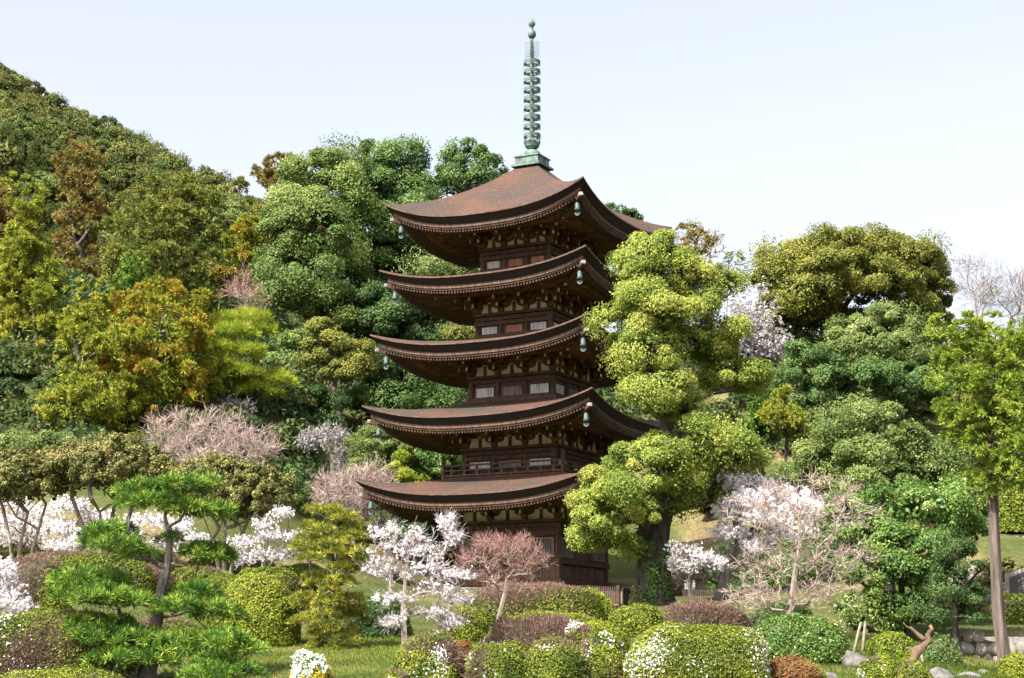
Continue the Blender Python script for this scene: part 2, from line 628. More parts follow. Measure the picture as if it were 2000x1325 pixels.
    for s_ in SIDES:
        # wall plate, tie beam, sill: each side stops short of the corner of the next
        def tie(hh, z, dep, hgt, ext, mi=0):
            ring.box((-(hh), 0, z), (dep, 2 * hh + ext, hgt), s_, mi)
    for i, s_ in enumerate(SIDES):
        e = .24 if i % 2 == 0 else -.30
        hp = w / 2 - .13
        ring.box((-hp, 0, zp + .012), (.40, 2 * hp + (.4 if i % 2 == 0 else -.404), .15), s_, 0)
        ring.box((-(hp + .02), 0, zp - .21), (.16, 2 * hp + e, .2), s_, 0)
        if k == 0:
            ring.box((-(hp + .09), 0, 6.565), (.2, 2 * hp + e, .25), s_, 1)
            ring.box((-(hp + .09), 0, 5.17), (.22, 2 * hp + e, .26), s_, 0)
            ring.box((-(hp + .10), 0, 4.17), (.26, 2 * hp + (.5 if i % 2 == 0 else -.2), .28), s_, 1)
        else:
            if k != 2:
                ring.box((-(hp + .07), 0, zp - .48), (.2, 2 * hp + e, .2), s_, 0)
            if k >= 2:
                ring.box((-(hp + .06), 0, zp - 1.12), (.2, 2 * hp + e, .13), s_, 0)
                ring.box((-(hp + .26), 0, zp - 1.30), (.2, 2 * hp + (.62 if i % 2 == 0 else .2), .16), s_, 0)
    ring.build('tie_beam', [wood, wood_red], wl)
    # panels between the posts
    for i, s_ in enumerate(SIDES):
        for j in range(3):
            y1, y2 = bay[j] + .17, bay[j + 1] - .17
            ym, wd = (y1 + y2) / 2, y2 - y1
            x = -(w / 2 - .165)
            if k == 0:
                if j == 1:
                    dm = MB()
                    for q in range(8):
                        yq = y1 + wd * (q + .5) / 8
                        dm.box((x, yq, 5.38), (.06 + .012 * (q % 2), wd / 8 - .018, 2.1), s_)
                    dm.box((x - .05, ym, 6.22), (.07, wd, .12), s_)
                    dm.box((x - .05, ym, 4.42), (.07, wd, .12), s_)
                    dm.box((x - .055, y1 + .06, 5.33), (.08, .11, 1.66), s_)
                    dm.box((x - .055, y2 - .06, 5.33), (.08, .11, 1.66), s_)
                    dm.build('door', [plank], wl)
                else:
                    wm = MB()
                    nb = 13
                    for q in range(nb):
                        yq = y1 + .1 + (wd - .2) * (q + .5) / nb
                        wm.box((x - .04, yq, 5.87), (.06, .05, .9), s_, 1)
                    wm.box((x - .005, ym, 5.87), (.02, wd - .1, .92), s_, 0)
                    for z in (5.42, 6.33):
                        wm.box((x - .05, ym, z), (.1, wd - .05, .09), s_, 1)
                    for yy in (y1 + .06, y2 - .06):
                        wm.box((x - .05, yy, 5.875), (.1, .08, .82), s_, 1)
                    wm.build('lattice_window', [wood, board_grey], wl)
                    lp = MB()
                    for q in range(5):
                        lp.box((x, y1 + wd * (q + .5) / 5, 4.68), (.05 + .01 * (q % 2), wd / 5 - .012, .7), s_)
                    lp.build('plank_panel', [plank], wl)
            else:
                zt, zb = zp - (.5 if k == 2 else .6), zp - 1.05
                mt = {4: [board_red, board_red, board_white], 3: [board_white, board_red, board_white],
                      2: [board_white, board_grey, board_white], 1: [board_white, board_grey, board_white]}[k][j]
                wm = MB()
                n = 6
                for q in range(n):
                    wm.box((x, y1 + .07 + (wd - .14) * (q + .5) / n, (zt + zb) / 2), (.05 + .008 * (q % 2), (wd - .14) / n - .012, zt - zb - .04), s_, 0)
                for z in (zt, zb):
                    wm.box((x - .04, ym, z), (.08, wd + .02, .06), s_, 1)
                for yy in (y1 + .035, y2 - .035):
                    wm.box((x - .03, yy, (zt + zb) / 2), (.07, .07, zt - zb - .07), s_, 1)
                wm.build('door' if j == 1 else 'window', [mt, wood], wl)

    # ---------------- brackets
    def cluster(mb, M, corner=False):
        mb.box((0, 0, .09 + .15), (.36, .36, .22), M, 0, taper=.72)                 # bearing block
        for st in range(3):
            z = .44 + st * .33
            out = -.40 * st
            L = 1.16 - .04 * st
            pr = [(-.15, -.10), (.15, -.10), (L / 2 - .22, -.09), (L / 2 - .06, -.02), (L / 2, .10), (-L / 2, .10), (-L / 2 + .06, -.02), (-L / 2 + .22, -.09)]
            Mr = M @ Matrix.Translation((out, 0, z)) @ Matrix.Rotation(pi / 2, 4, 'Z')
            mb.prism(pr, -.065, .065, Mr, 0)
            mb.beam(M @ Vector((.2, 0, z)), M @ Vector((out - .52, 0, z)), .13, .19, 0, end_mi=1)
            for yy in (-L / 2 + .12, 0, L / 2 - .12):
                mb.box((out, yy, z + .165), (.2, .2, .125), M, 0, taper=.75)
            mb.box((out - .42, 0, z + .165), (.22, .22, .125), M, 0, taper=.75)
        # tail beam and its end
        mb.beam(M @ Vector((.1, 0, 1.45)), M @ Vector((-1.72, 0, .86)), .14, .2, 0, end_mi=1)
        mb.box((-1.5, 0, 1.10), (.22, .22, .13), M, 0, taper=.75)
        mb.box((-1.5, 0, 1.22), (.13, 1.1, .11), M, 0)
    for s_ in SIDES:
        for j in (0, 1, 2, 3):
            if j in (1, 2):
                mb = MB()
                M = s_ @ Matrix.Translation((-(w / 2 - .13), bay[j], zp))
                cluster(mb, M)
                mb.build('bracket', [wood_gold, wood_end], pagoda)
        mb = MB()
        M = s_ @ Matrix.Translation((-(w / 2 - .13), -(w / 2 - .13), zp)) @ Matrix.Rotation(pi / 4, 4, 'Z') @ Matrix.Scale(1.36, 4, (1, 0, 0))
        cluster(mb, M)
        for M2 in (s_ @ Matrix.Translation((-(w / 2 - .13), -(w / 2 - .13), zp)),
                   s_ @ Matrix.Translation((-(w / 2 - .13), -(w / 2 - .13), zp)) @ Matrix.Rotation(pi / 2, 4, 'Z')):
            for st in range(3):
                z = .445 + st * .33
                mb.beam(M2 @ Vector((.3, -.003, z)), M2 @ Vector((-.4 * st - .55, -.003, z)), .125, .185, 0, end_mi=1)
                mb.box((-.4 * st - .42, 0, z + .163), (.2, .2, .12), M2, 0, taper=.75)
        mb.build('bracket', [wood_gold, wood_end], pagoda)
        # the long beams the brackets carry, and the strut in each bay
        lb = MB()
        for st in range(3):
            hh = w / 2 - .13 + .4 * st
            lb.box((-hh, 0, .44 + st * .33 + .30 + zp), (.11, 2 * hh - .12, .15), s_, 0)
        hh = w / 2 - .13 + 1.5
        lb.box((-hh, 0, zp + 1.345), (.16, 2 * hh - .17, .15), s_, 0)
        for z in (.86, 1.18):
            lb.box((-(w / 2 - .15), 0, zp + z), (.1, w - .4, .13), s_, 0)
        for j in range(3):
            ym = (bay[j] + bay[j + 1]) / 2
            lb.box((-(w / 2 - .16), ym, zp + .09 + .27), (.09, .17, .54), s_, 0)
            lb.box((-(w / 2 - .17), ym, zp + .68), (.18, .24, .12), s_, 1, taper=.8)
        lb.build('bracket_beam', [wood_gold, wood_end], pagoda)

# balcony rail of the second storey
hb = 3.45
for i, s_ in enumerate(SIDES):
    bl = MB()
    e = 0 if i % 2 == 0 else -.12
    bl.box((-hb + .06, 0, 9.46), (.22, 2 * hb - .05 + e, .2), s_)
    for z, t in ((9.66, .1), (9.92, .07), (10.17, .09)):
        bl.box((-hb, 0, z), (t, 2 * hb - .24, t), s_)
    for j in range(9):
        bl.box((-hb, -hb + .5 + (2 * hb - 1.0) * j / 8, 9.79), (.085, .14, .19), s_)
        if j % 2 == 0:
            bl.box((-hb, -hb + .5 + (2 * hb - 1.0) * j / 8, 10.04), (.075, .1, .17), s_)
    rail = bl.build('balcony_rail', [wood], pagoda)
    pm = MB()
    c = s_ @ Vector((-hb, -hb, 0))
    pm.lathe([(0, 9.3), (.11, 9.3), (.11, 10.3), (.13, 10.31), (.13, 10.36), (.07, 10.40), (.12, 10.5), (.10, 10.6), (.03, 10.74), (0, 10.8)], (c.x, c.y, 0), 12)
    pm.build('rail_post', [wood], rail)

pl = MB()
pl.box((0, 0, 3.78), (6.9, 6.9, .34))
pl.box((0, 0, 3.25), (7.5, 7.5, .6))
pl.build('stone_plinth', [rock_m], pagoda)

# bronze spire
sp = MB()
sp.box((0, 0, 26.70), (1.75, 1.75, .12))
spire = sp.build('spire', [bronze], pagoda)
m = MB()
m.box((0, 0, 26.97), (1.38, 1.38, .42))
m.box((0, 0, 27.22), (1.5, 1.5, .07))
for s_ in SIDES:
    for yy in (-.32, .32):
        m.box((-.695, yy, 26.97), (.02, .5, .28), s_)
m.build('dew_basin', [bronze], spire)
m = MB()
m.lathe([(.45, 27.26), (.45, 27.42), (.42, 27.56), (.30, 27.66), (.13, 27.70)], n=24)
m.build('inverted_bowl', [bronze], spire, True)
m = MB()
m.lathe([(.12, 27.70), (.24, 27.74), (.38, 27.88), (.42, 28.05), (.36, 28.06), (.2, 27.9), (.12, 27.8)], n=24)
for j in range(8):
    M = Matrix.Rotation(j * pi / 4, 4, 'Z')
    m.prism([(.34, 28.0), (.40, 27.98), (.46, 28.14), (.40, 28.32), (.36, 28.2)], -.10, .10, M)
m.build('lotus_flower', [bronze], spire)
m = MB()
m.lathe([(.13, 27.6), (.125, 30.0), (.105, 32.8), (.08, 34.1), (.05, 34.2)], n=14)
m.build('shaft', [bronze], spire, True)
ring_me = None
for j in range(9):
    z = 28.42 + j * .525
    if ring_me is None:
        m = MB()
        R, hh = .465, .18
        m.lathe([(R, 0), (R, hh), (R - .045, hh), (R - .045, 0), (R, 0)], n=28)
        for q in range(4):
            M = Matrix.Rotation(q * pi / 2 + .3, 4, 'Z')
            m.box((.27, 0, .05), (.34, .03, .05), M)
            m.box((.44, .0, -.06), (.05, .05, .10), M, taper=1.5)
        o0 = m.build('spire_ring', [bronze], spire)
        ring_me = o0
        o0.location = (0, 0, z)
    else:
        o1 = o0.copy()
        C.objects.link(o1)
        o1.parent = spire
        o1.location = (0, 0, z)
m = MB()
for q in range(4):
    M = Matrix.Rotation(q * pi / 2 + .25, 4, 'Z')
    for x in (.12, .24, .36):
        m.box((x, 0, 33.42), (.02, .015, 1.0), M)
    for z in np.linspace(32.95, 33.9, 8):
        m.box((.22, 0, z), (.32, .015, .022), M)
    for z in np.linspace(32.95, 33.8, 7):
        m.beam(M @ Vector((.12, .003, z)), M @ Vector((.36, .003, z + .13)), .014, .016)
        m.beam(M @ Vector((.36, -.003, z + .04)), M @ Vector((.42, -.003, z + .1)), .012, .012)
m.build('water_flame', [bronze], spire)
m = MB()
m.lathe([(.05, 34.1), (.13, 34.13), (.22, 34.25), (.235, 34.4), (.19, 34.55), (.1, 34.62), (.07, 34.66), (.09, 34.78), (.17, 34.86), (.2, 34.98), (.16, 35.1), (.07, 35.2), (.02, 35.28), (.004, 35.5)], n=18)
m.build('jewel', [bronze], spire, True)

# wind bells: they hang from the eave corners, so each is a thing of its own
ORD = ['lowest', 'second', 'third', 'fourth', 'topmost']


def bell(k, corner, word):
    H = RW[k] / 2
    d = {'near': -(EL_ + ER_), 'left': (EL_ - ER_), 'right': (ER_ - EL_)}[corner]
    h = H - .62
    z = TIP[k] - .98
    p = (PC[0] + d[0] * h, PC[1] + d[1] * h, z)
    t = thing('wind_bell', 'green bronze wind bell under the %s corner of the %s roof' % (word, ORD[k]), 'wind bell', p, 0, 'wind bells of the pagoda')
    m = MB()
    m.lathe([(0, -.16), (.06, -.16), (.11, -.22), (.125, -.45), (.165, -.58), (.15, -.58), (.11, -.44), (.09, -.24), (0, -.2)], n=14)
    m.tube([(0, 0, .12), (0, 0, -.18)], [.015, .015], 6)
    m.build('bell', [bronze_bell], t, True)
    m = MB()
    m.prism([(-.15, -.66), (.15, -.66), (.14, -.76), (.07, -.84), (-.07, -.84), (-.14, -.76)], -.012, .012, Matrix.Rotation(-.5, 4, 'Z'))
    m.tube([(0, 0, -.3), (0, 0, -.67)], [.012, .012], 5)
    m.build('clapper', [bronze_bell], t)


for k in range(5):
    bell(k, 'near', 'near')
    bell(k, 'left', 'left')
# ------------------------------------------------------------------ plants: shared generators
def unit(a):
    return a / np.maximum(np.linalg.norm(a, axis=-1, keepdims=True), 1e-9)


def rdirs(rng, n):
    return unit(rng.normal(size=(n, 3)))


def leaf_quads(pos, nrm, L, Wd, rng, droop=.25):
    """diamond leaves lying across their normals"""
    n = len(pos)
    t = unit(np.cross(nrm, rdirs(rng, n)))
    t[:, 2] -= droop
    t = unit(t)
    b = unit(np.cross(nrm, t))
    l = (L * rng.uniform(.7, 1.3, n))[:, None]
    w = (Wd * rng.uniform(.7, 1.3, n))[:, None] * .5
    mid = pos + t * l * .1
    return np.stack([pos - t * l * .5, mid + b * w, pos + t * l * .5 - nrm * l * .12, mid - b * w], 1)


def blade_quads(pos, d, L, Wd, rng):
    n = len(pos)
    s = unit(np.cross(d, rdirs(rng, n)))
    l = (L * rng.uniform(.75, 1.2, n))[:, None]
    w = np.broadcast_to(np.asarray(Wd, float), (n,))[:, None] * .5
    mid = pos + d * l * .55
    return np.stack([pos, mid + s * w, pos + d * l, mid - s * w], 1)


def wav(p, f, seed):
    """smooth pseudo noise in about -1..1"""
    r = np.random.default_rng(seed)
    o = np.zeros(len(p))
    for _ in range(5):
        k = r.normal(size=3) * f
        o += np.sin(p @ k + r.uniform(0, 6.28))
    return o / 2.6


def crown_quads(lobes, leaf, clump, rng, style='leaf', cover=2.2, aspect=.5, flat=.75, low=-.55, inner=.22, vclump=.5, up=.35):
    """lobes: array (n,6) centre xyz and radii xyz. Returns quads and v"""
    Qs, Vs = [], []
    lob = np.array(lobes, float)
    for q_ in range(3):                             # leaf clumps stand out of the lobe, so the lobe itself is smaller
        lob[:, 3 + q_] = np.maximum(lob[:, 3 + q_] - clump * .6, lob[:, 3 + q_] * .55)
    for i, (cx, cy, cz, rx, ry, rz) in enumerate(lob):
        c, r = np.array([cx, cy, cz]), np.array([rx, ry, rz])
        area = 4 * pi * (((rx * ry) ** 1.6 + (rx * rz) ** 1.6 + (ry * rz) ** 1.6) / 3) ** (1 / 1.6)
        nc = max(5, int(area / (pi * clump ** 2) * 1.15))
        d = rdirs(rng, nc)
        d = d[d[:, 2] > low + rng.uniform(-.25, .25, len(d))]
        p = c + d * r * rng.uniform(.70, 1.13, len(d))[:, None] * (1 + .10 * wav(d * 2.2, 1.2, i + 11))[:, None]
        keep = np.ones(len(p), bool)
        for j, L in enumerate(lob):
            if j != i:
                q = (((p - L[:3]) / L[3:]) ** 2).sum(1)
                keep &= q > .55
        p, d = p[keep], d[keep]
        nc = len(p)
        if nc == 0:
            continue
        nd = unit(d / r)
        rc = clump * np.exp(rng.normal(-.05, .42, nc))
        cv = rng.uniform(0, 1, nc)
        if style == 'leaf':
            per = max(4, int(cover * pi * clump ** 2 * 2 / (leaf * leaf * aspect * .55)))
            idx = np.repeat(np.arange(nc), per)
            n = len(idx)
            dd = rdirs(rng, n)
            s = (dd * nd[idx]).sum(1)
            dd = dd - nd[idx] * np.where(s < -.25, 2 * s, 0)[:, None]
            rad = rc[idx] * rng.uniform(.50, 1.05, n) * (1 + .10 * np.abs(rng.normal(size=n)))
            off = dd * rad[:, None]
            off[:, 2] *= flat
            pos = p[idx] + off
            nrm = unit(dd * .7 + nd[idx] * .3 + np.array([0, 0, up]) + rng.normal(size=(n, 3)) * .5)
            Qs.append(leaf_quads(pos, nrm, leaf, leaf * aspect, rng))
            Vs.append(np.clip(vclump * cv[idx] + (1 - vclump) * rng.uniform(0, 1, n), 0, 1))
        else:                                       # tufts of needles
            sub = 9                                 # every spray is a bunch of small tufts
            sp_ = np.repeat(np.arange(nc), sub)
            so_ = unit(rdirs(rng, len(sp_)) + nd[sp_] * .7)
            sp_p = p[sp_] + so_ * (rc[sp_] * rng.uniform(.5, 1.0, len(sp_)))[:, None] * np.array([1, 1, .7])
            tl_ = clump * .46
            wd_ = leaf * .95
            per = max(4, int(cover * pi * clump ** 2 * 1.5 / (tl_ * wd_ * .55) / sub))
            j = np.repeat(np.arange(len(sp_)), per)
            n = len(j)
            dd = unit(rdirs(rng, n) + so_[j] * .7 + np.array([0, 0, up]))
            pos = sp_p[j] + rng.normal(size=(n, 3)) * clump * .05
            Qs.append(blade_quads(pos, dd, np.full(n, tl_), wd_, rng))
            cs = rng.uniform(0, 1, len(sp_))
            Vs.append(np.clip(vclump * (.6 * cv[sp_[j]] + .4 * cs[j]) + (1 - vclump) * rng.uniform(0, 1, n), 0, 1))
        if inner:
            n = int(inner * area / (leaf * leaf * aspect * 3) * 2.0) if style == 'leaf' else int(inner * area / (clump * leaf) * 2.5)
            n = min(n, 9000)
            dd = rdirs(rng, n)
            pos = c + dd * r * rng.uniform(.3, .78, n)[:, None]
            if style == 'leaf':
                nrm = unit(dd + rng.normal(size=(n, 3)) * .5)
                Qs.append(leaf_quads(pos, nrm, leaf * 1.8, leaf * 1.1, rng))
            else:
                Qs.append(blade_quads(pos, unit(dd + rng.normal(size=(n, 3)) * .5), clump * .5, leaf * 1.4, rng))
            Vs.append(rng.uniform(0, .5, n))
    return np.concatenate(Qs), np.concatenate(Vs)


def skeleton(trunk, targets, w=.35, first=.4, sag=.0, rng=None):
    """grow branches from the trunk polyline to every target. Returns nodes, parent index"""
    tr = [np.asarray(p, float) for p in trunk]
    nodes_, par, pl = [tr[0]], [-1], [0.0]
    for a, b in zip(tr[:-1], tr[1:]):
        for t in np.linspace(0, 1, 5)[1:]:
            q = a + (b - a) * t
            pl.append(pl[-1] + np.linalg.norm(q - nodes_[-1]))
            nodes_.append(q)
            par.append(len(nodes_) - 2)
    nt = len(nodes_)
    start = int(nt * first)
    T = np.asarray(targets, float)
    ref = nodes_[start]
    T = T[np.argsort(np.linalg.norm(T - ref, axis=1))]
    cap = nt + 2 * len(T)
    N = np.zeros((cap, 3))
    N[:nt] = nodes_
    P = np.zeros(cap)
    P[:nt] = pl
    par = par + [0] * (2 * len(T))
    k = nt
    for t in T:
        d = np.linalg.norm(N[start:k] - t, axis=1)
        j = int(np.argmin(d + w * P[start:k])) + start
        L = d[j - start]
        m = (N[j] + t) / 2
        if rng is not None:
            m = m + rng.normal(size=3) * L * .10
        m[2] -= sag * L
        N[k] = m
        par[k] = j
        P[k] = P[j] + L / 2
        N[k + 1] = t
        par[k + 1] = k
        P[k + 1] = P[k] + L / 2
        k += 2
    return N[:k], np.array(par[:k])


def radii(par, r0, rt):
    cnt = np.zeros(len(par))
    kids = np.zeros(len(par), int)
    for i in range(len(par) - 1, 0, -1):
        kids[par[i]] += 1
    for i in range(len(par) - 1, -1, -1):
        if kids[i] == 0:
            cnt[i] = 1
        if i and par[i] >= 0:
            cnt[par[i]] += cnt[i]
    p = math.log(r0 / rt) / math.log(max(2, cnt[0]))
    return rt * cnt ** p, kids


def tubes(N, par, R, n=5):
    """tapered tubes for all the segments as quads (m*n,4,3); a straight run shares its rings"""
    i = np.arange(1, len(N))
    D = np.zeros_like(N)
    D[1:] = unit(N[1:] - N[par[1:]] + 1e-6)
    D[0] = D[1]
    a, b = N[par[i]], N[i]
    rb = R[i]
    rp = R[par[i]]
    ra = np.where(rp < rb * 1.35, rp, rb * 1.2)
    d = D[i]
    dp = D[par[i]]
    cont = ((d * dp).sum(1) > .6)[:, None]
    da = np.where(cont, dp, d)

    def frame(v):
        ref = np.where(np.abs(v[:, 1:2]) > .93, np.array([[1., 0, 0]]), np.array([[0, 1., 0]]))
        x = unit(np.cross(v, ref))
        return x, np.cross(v, x)
    xa, ya = frame(da)
    xb, yb = frame(d)
    out = []
    for k in range(n):
        t1, t2 = 2 * pi * k / n, 2 * pi * (k + 1) / n
        a1, a2 = xa * cos(t1) + ya * sin(t1), xa * cos(t2) + ya * sin(t2)
        b1, b2 = xb * cos(t1) + yb * sin(t1), xb * cos(t2) + yb * sin(t2)
        out.append(np.stack([a + a1 * ra[:, None], a + a2 * ra[:, None], b + b2 * rb[:, None], b + b1 * rb[:, None]], 1))
    return np.concatenate(out)


def px_lobes(lobes, Y):
    out = []
    for l in lobes:
        px, py, dy, rx, rz = l[:5]
        c = at(px, py, Y + dy)
        s = mpp(Y + dy)
        out.append([*c, rx * s, (l[5] if len(l) > 5 else 1.0) * rx * s, rz * s])
    return np.array(out)


def lobe_points(lob, per, rng, rmax=.75):
    pts = []
    for L in lob:
        n = max(2, per)
        pts.append(L[:3] + rdirs(rng, n) * L[3:] * (rng.uniform(0, 1, n) ** .4 * rmax)[:, None])
    return np.concatenate(pts)


SEED = [100]


def base_at(px, Y, sink=.12):
    X = at(px, 1100, Y)[0]
    return np.array([X, Y, ground(X, Y) - sink])


def tree(name, label, cat, bpx, Y, lobes, mat, bark, tr=.25, leaf=1.0, clump=25, style='leaf', cover=2.0, group=None, trunk=None,
         aspect=.5, flat=.75, limbs=5, low=-.55, vclump=.5, w=.35, rt=.02, up=.35, inner=.22, first=.35, stems=()):
    SEED[0] += 1
    rng = np.random.default_rng(SEED[0])
    b = base_at(bpx, Y)
    root = thing(name, label, cat, b, 0, group)
    lob = px_lobes(lobes, Y)
    m = mpp(Y)
    lf = leaf * (Y * .00172 if style == 'leaf' else Y * .00075)
    Q, v = crown_quads(lob, lf, clump * m, rng, style, cover, aspect, flat, low, inner, vclump, up)
    obj('crown', quads_mesh('crown', Q - b, v), mat, root)
    if trunk:
        tp = [b] + [at(x, y, Y) for x, y in trunk]
    else:
        top = lob[np.argmax(lob[:, 2])]
        c = lob[:, :3].mean(0)
        tp = [b, np.array([b[0] * .5 + c[0] * .5, Y, b[2] * .55 + c[2] * .45]), c]
    N, par = skeleton(tp, lobe_points(lob, limbs, rng), w, first, 0, rng)
    R, _ = radii(par, tr, rt * Y / 60)
    k_ = 4 * (len(tp) - 1) + 1
    R[:k_] = np.minimum(R[:k_], tr * np.linspace(1, .5, k_))
    R[0] *= 1.25
    R[1] *= 1.06
    T = tubes(N, par, R, 14 if tr > .5 else 7)
    for st in stems:                                # further stems from the same root
        q = [b + np.array([(st[0][0] - bpx) * m * .35, rng.uniform(-.2, .2), 0])] + [at(x, y, Y + rng.uniform(-.6, .6)) for x, y in st]
        tg = lobe_points(lob, limbs, rng)
        tg = tg[np.argsort(np.linalg.norm(tg - q[-1], axis=1))[:14]]
        N2, p2 = skeleton(q, tg, w, .5, 0, rng)
        R2, _ = radii(p2, tr * .75, rt * Y / 60)
        T = np.concatenate([T, tubes(N2, p2, R2, 7)])
    obj('trunk', quads_mesh('trunk', T - b), bark, root, True)
    return root


def shape_r(d, rad, n):
    return ((np.abs(d) / rad) ** n).sum(1) ** (-1 / n)


def clipped(name, label, cat, px, pyb, Y, rx, h, mat, ry=None, leaf=1.0, cover=2.6, vfun=None, n=2.5, noise=.065, group=None, seed=None, rz=0.0, core=None):
    """a clipped rounded shrub: rx and h in photo pixels"""
    SEED[0] += 1
    rng = np.random.default_rng(SEED[0])
    m = mpp(Y)
    c = at(px, pyb, Y)
    g = ground(c[0], Y)
    b = np.array([c[0], Y, g - .05])
    top = at(px, pyb - h, Y)[2]
    H = max(top - b[2], .3)
    rad = np.array([rx * m, (ry or rx * .85) * m, H])
    root = thing(name, label, cat, b, rz, group)
    lf = leaf * Y * .00145
    area = 2 * pi * ((rad[0] * rad[1]) ** 1.6 / 3 + (rad[0] * H) ** 1.6 / 3 + (rad[1] * H) ** 1.6 / 3) ** (1 / 1.6) * 1.15
    N = int(min(110000, cover * area / (lf * lf * .5 * .55)))
    d = rdirs(rng, int(N * 1.1))
    d[:, 2] = np.abs(d[:, 2])
    # spread evenly over the tall sides too
    r = shape_r(d, rad, n)
    p = d * r[:, None]
    p *= (1 + noise * wav(p, 2.2 / max(rad[0], .5), SEED[0]) + noise * .6 * wav(p, 7.0 / max(rad[0], .5), SEED[0] + 5))[:, None]
    e = (np.abs(p) / rad) ** (n - 1) * np.sign(p) / rad
    nr = unit(e)
    pos = p + nr * (rng.uniform(-.10, .05, len(p)) + np.where(rng.uniform(0, 1, len(p)) < .03, rng.uniform(0, .14, len(p)), 0))[:, None] * min(1.0, rad[0])
    nrm = unit(nr + rng.normal(size=nr.shape) * .55 + np.array([0, 0, .15]))
    v = (vfun or (lambda q, rg: rg.uniform(0, .6, len(q))))(p / rad, rng)
    isb = (v > .66) & (v < .9)
    Q1 = leaf_quads(pos[~isb], nrm[~isb], lf, lf * .55, rng, 0)
    Q2 = blade_quads(pos[isb] - nr[isb] * lf * .6, unit(nr[isb] + rng.normal(size=nr[isb].shape) * .45), lf * 1.7, lf * .28, rng)
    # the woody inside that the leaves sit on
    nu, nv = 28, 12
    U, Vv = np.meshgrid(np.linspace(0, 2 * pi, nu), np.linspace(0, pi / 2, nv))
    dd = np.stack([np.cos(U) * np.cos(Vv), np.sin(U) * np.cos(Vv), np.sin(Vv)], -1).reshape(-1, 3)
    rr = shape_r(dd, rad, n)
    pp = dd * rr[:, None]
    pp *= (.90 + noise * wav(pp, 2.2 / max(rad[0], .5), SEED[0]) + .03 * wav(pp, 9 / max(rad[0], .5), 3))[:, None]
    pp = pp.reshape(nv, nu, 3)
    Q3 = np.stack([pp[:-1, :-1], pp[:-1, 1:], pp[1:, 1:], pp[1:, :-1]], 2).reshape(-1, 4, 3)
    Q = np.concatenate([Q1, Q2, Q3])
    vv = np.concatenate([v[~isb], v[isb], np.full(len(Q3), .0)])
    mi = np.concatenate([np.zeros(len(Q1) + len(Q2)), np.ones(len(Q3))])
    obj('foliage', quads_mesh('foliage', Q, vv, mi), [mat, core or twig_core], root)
    return root


def bare(name, label, cat, bpx, Y, lobes, bark, twig_m, trunk, tr=.12, per=60, twigs=4, tl=.35, rt=.006, group=None, w=.25, first=.5, sag=-.02, flat=1.0):
    SEED[0] += 1
    rng = np.random.default_rng(SEED[0])
    b = base_at(bpx, Y)
    root = thing(name, label, cat, b, 0, group)
    lob = px_lobes(lobes, Y)
    T = []
    for L in lob:
        d = rdirs(rng, per)
        T.append(L[:3] + d * L[3:] * (rng.uniform(0, 1, per) ** .45)[:, None])
    T = np.concatenate(T)
    tp = [b] + [at(x, y, Y) for x, y in trunk]
    N, par = skeleton(tp, T, w, first, sag, rng)
    R, kids = radii(par, tr, rt * Y / 56)
    Q = tubes(N, par, R, 5)
    obj('trunk', quads_mesh('trunk', Q - b), bark, root, True)
    # fine twigs
    tip = np.where((R < R.max() * .25))[0]
    tip = np.repeat(tip, twigs)
    par_d = unit(N[tip] - N[par[tip]] + 1e-6)
    d = unit(par_d * .9 + rng.normal(size=par_d.shape) * .55 + np.array([0, 0, .12]))
    d[:, 2] *= flat
    d = unit(d)
    f = rng.uniform(0, 1, len(tip))[:, None]
    p0 = N[tip] * f + N[par[tip]] * (1 - f)
    L = tl * rng.uniform(.5, 1.2, len(tip))
    W = np.full(len(tip), rt * Y / 56 * 1.9)
    Q1 = blade_quads(p0, d, L, W, rng)
    p1 = p0 + d * (L * .55)[:, None]
    Q2 = blade_quads(p1, unit(d + rng.normal(size=d.shape) * .45), L * .7, W * .8, rng)
    p2 = p0 + d * (L * .3)[:, None]
    Q3 = blade_quads(p2, unit(d + rng.normal(size=d.shape) * .5), L * .7, W * .8, rng)
    Q = np.concatenate([Q1, Q2, Q3])
    obj('twigs', quads_mesh('twigs', Q - b, rng.uniform(0, 1, len(Q))), twig_m, root)
    return root, b, N, par, R, rng


def cherry(name, label, cat, bpx, Y, lobes, trunk, mat, tr=.12, per=40, dens=9, size=.08, petals=8, weep=0.0, group=None, w=.25, first=.4, spread=.16, rt=.008, bark=None, frac=1.0):
    root, b, N, par, R, rng = bare(name, label, cat, bpx, Y, lobes, bark or bark_cherry, twig_grey, trunk, tr, per, 2, .3, rt, group, w, first)
    thin = np.where(R < np.quantile(R, .85))[0]
    thin = thin[thin > 0]
    if frac < 1:
        thin = thin[rng.uniform(0, 1, len(thin)) < frac]
    idx = np.repeat(thin, dens)
    f = rng.uniform(-.1, 1.15, len(idx))[:, None]
    c = N[idx] * f + N[par[idx]] * (1 - f) + rng.normal(size=(len(idx), 3)) * spread
    if weep:
        c[:, 2] -= rng.uniform(0, weep, len(c))
    cv = rng.uniform(0, 1, len(c))
    j = np.repeat(np.arange(len(c)), petals)
    dd = rdirs(rng, len(j))
    pos = c[j] + dd * size * rng.uniform(.4, 1.2, len(j))[:, None]
    Q = leaf_quads(pos, unit(dd + rng.normal(size=dd.shape) * .4), size * 1.15, size * .9, rng, 0)
    v = np.clip(.5 * cv[j] + .5 * rng.uniform(0, 1, len(j)), 0, 1)
    obj('blossom', quads_mesh('blossom', Q - b, v), mat, root)
    return root


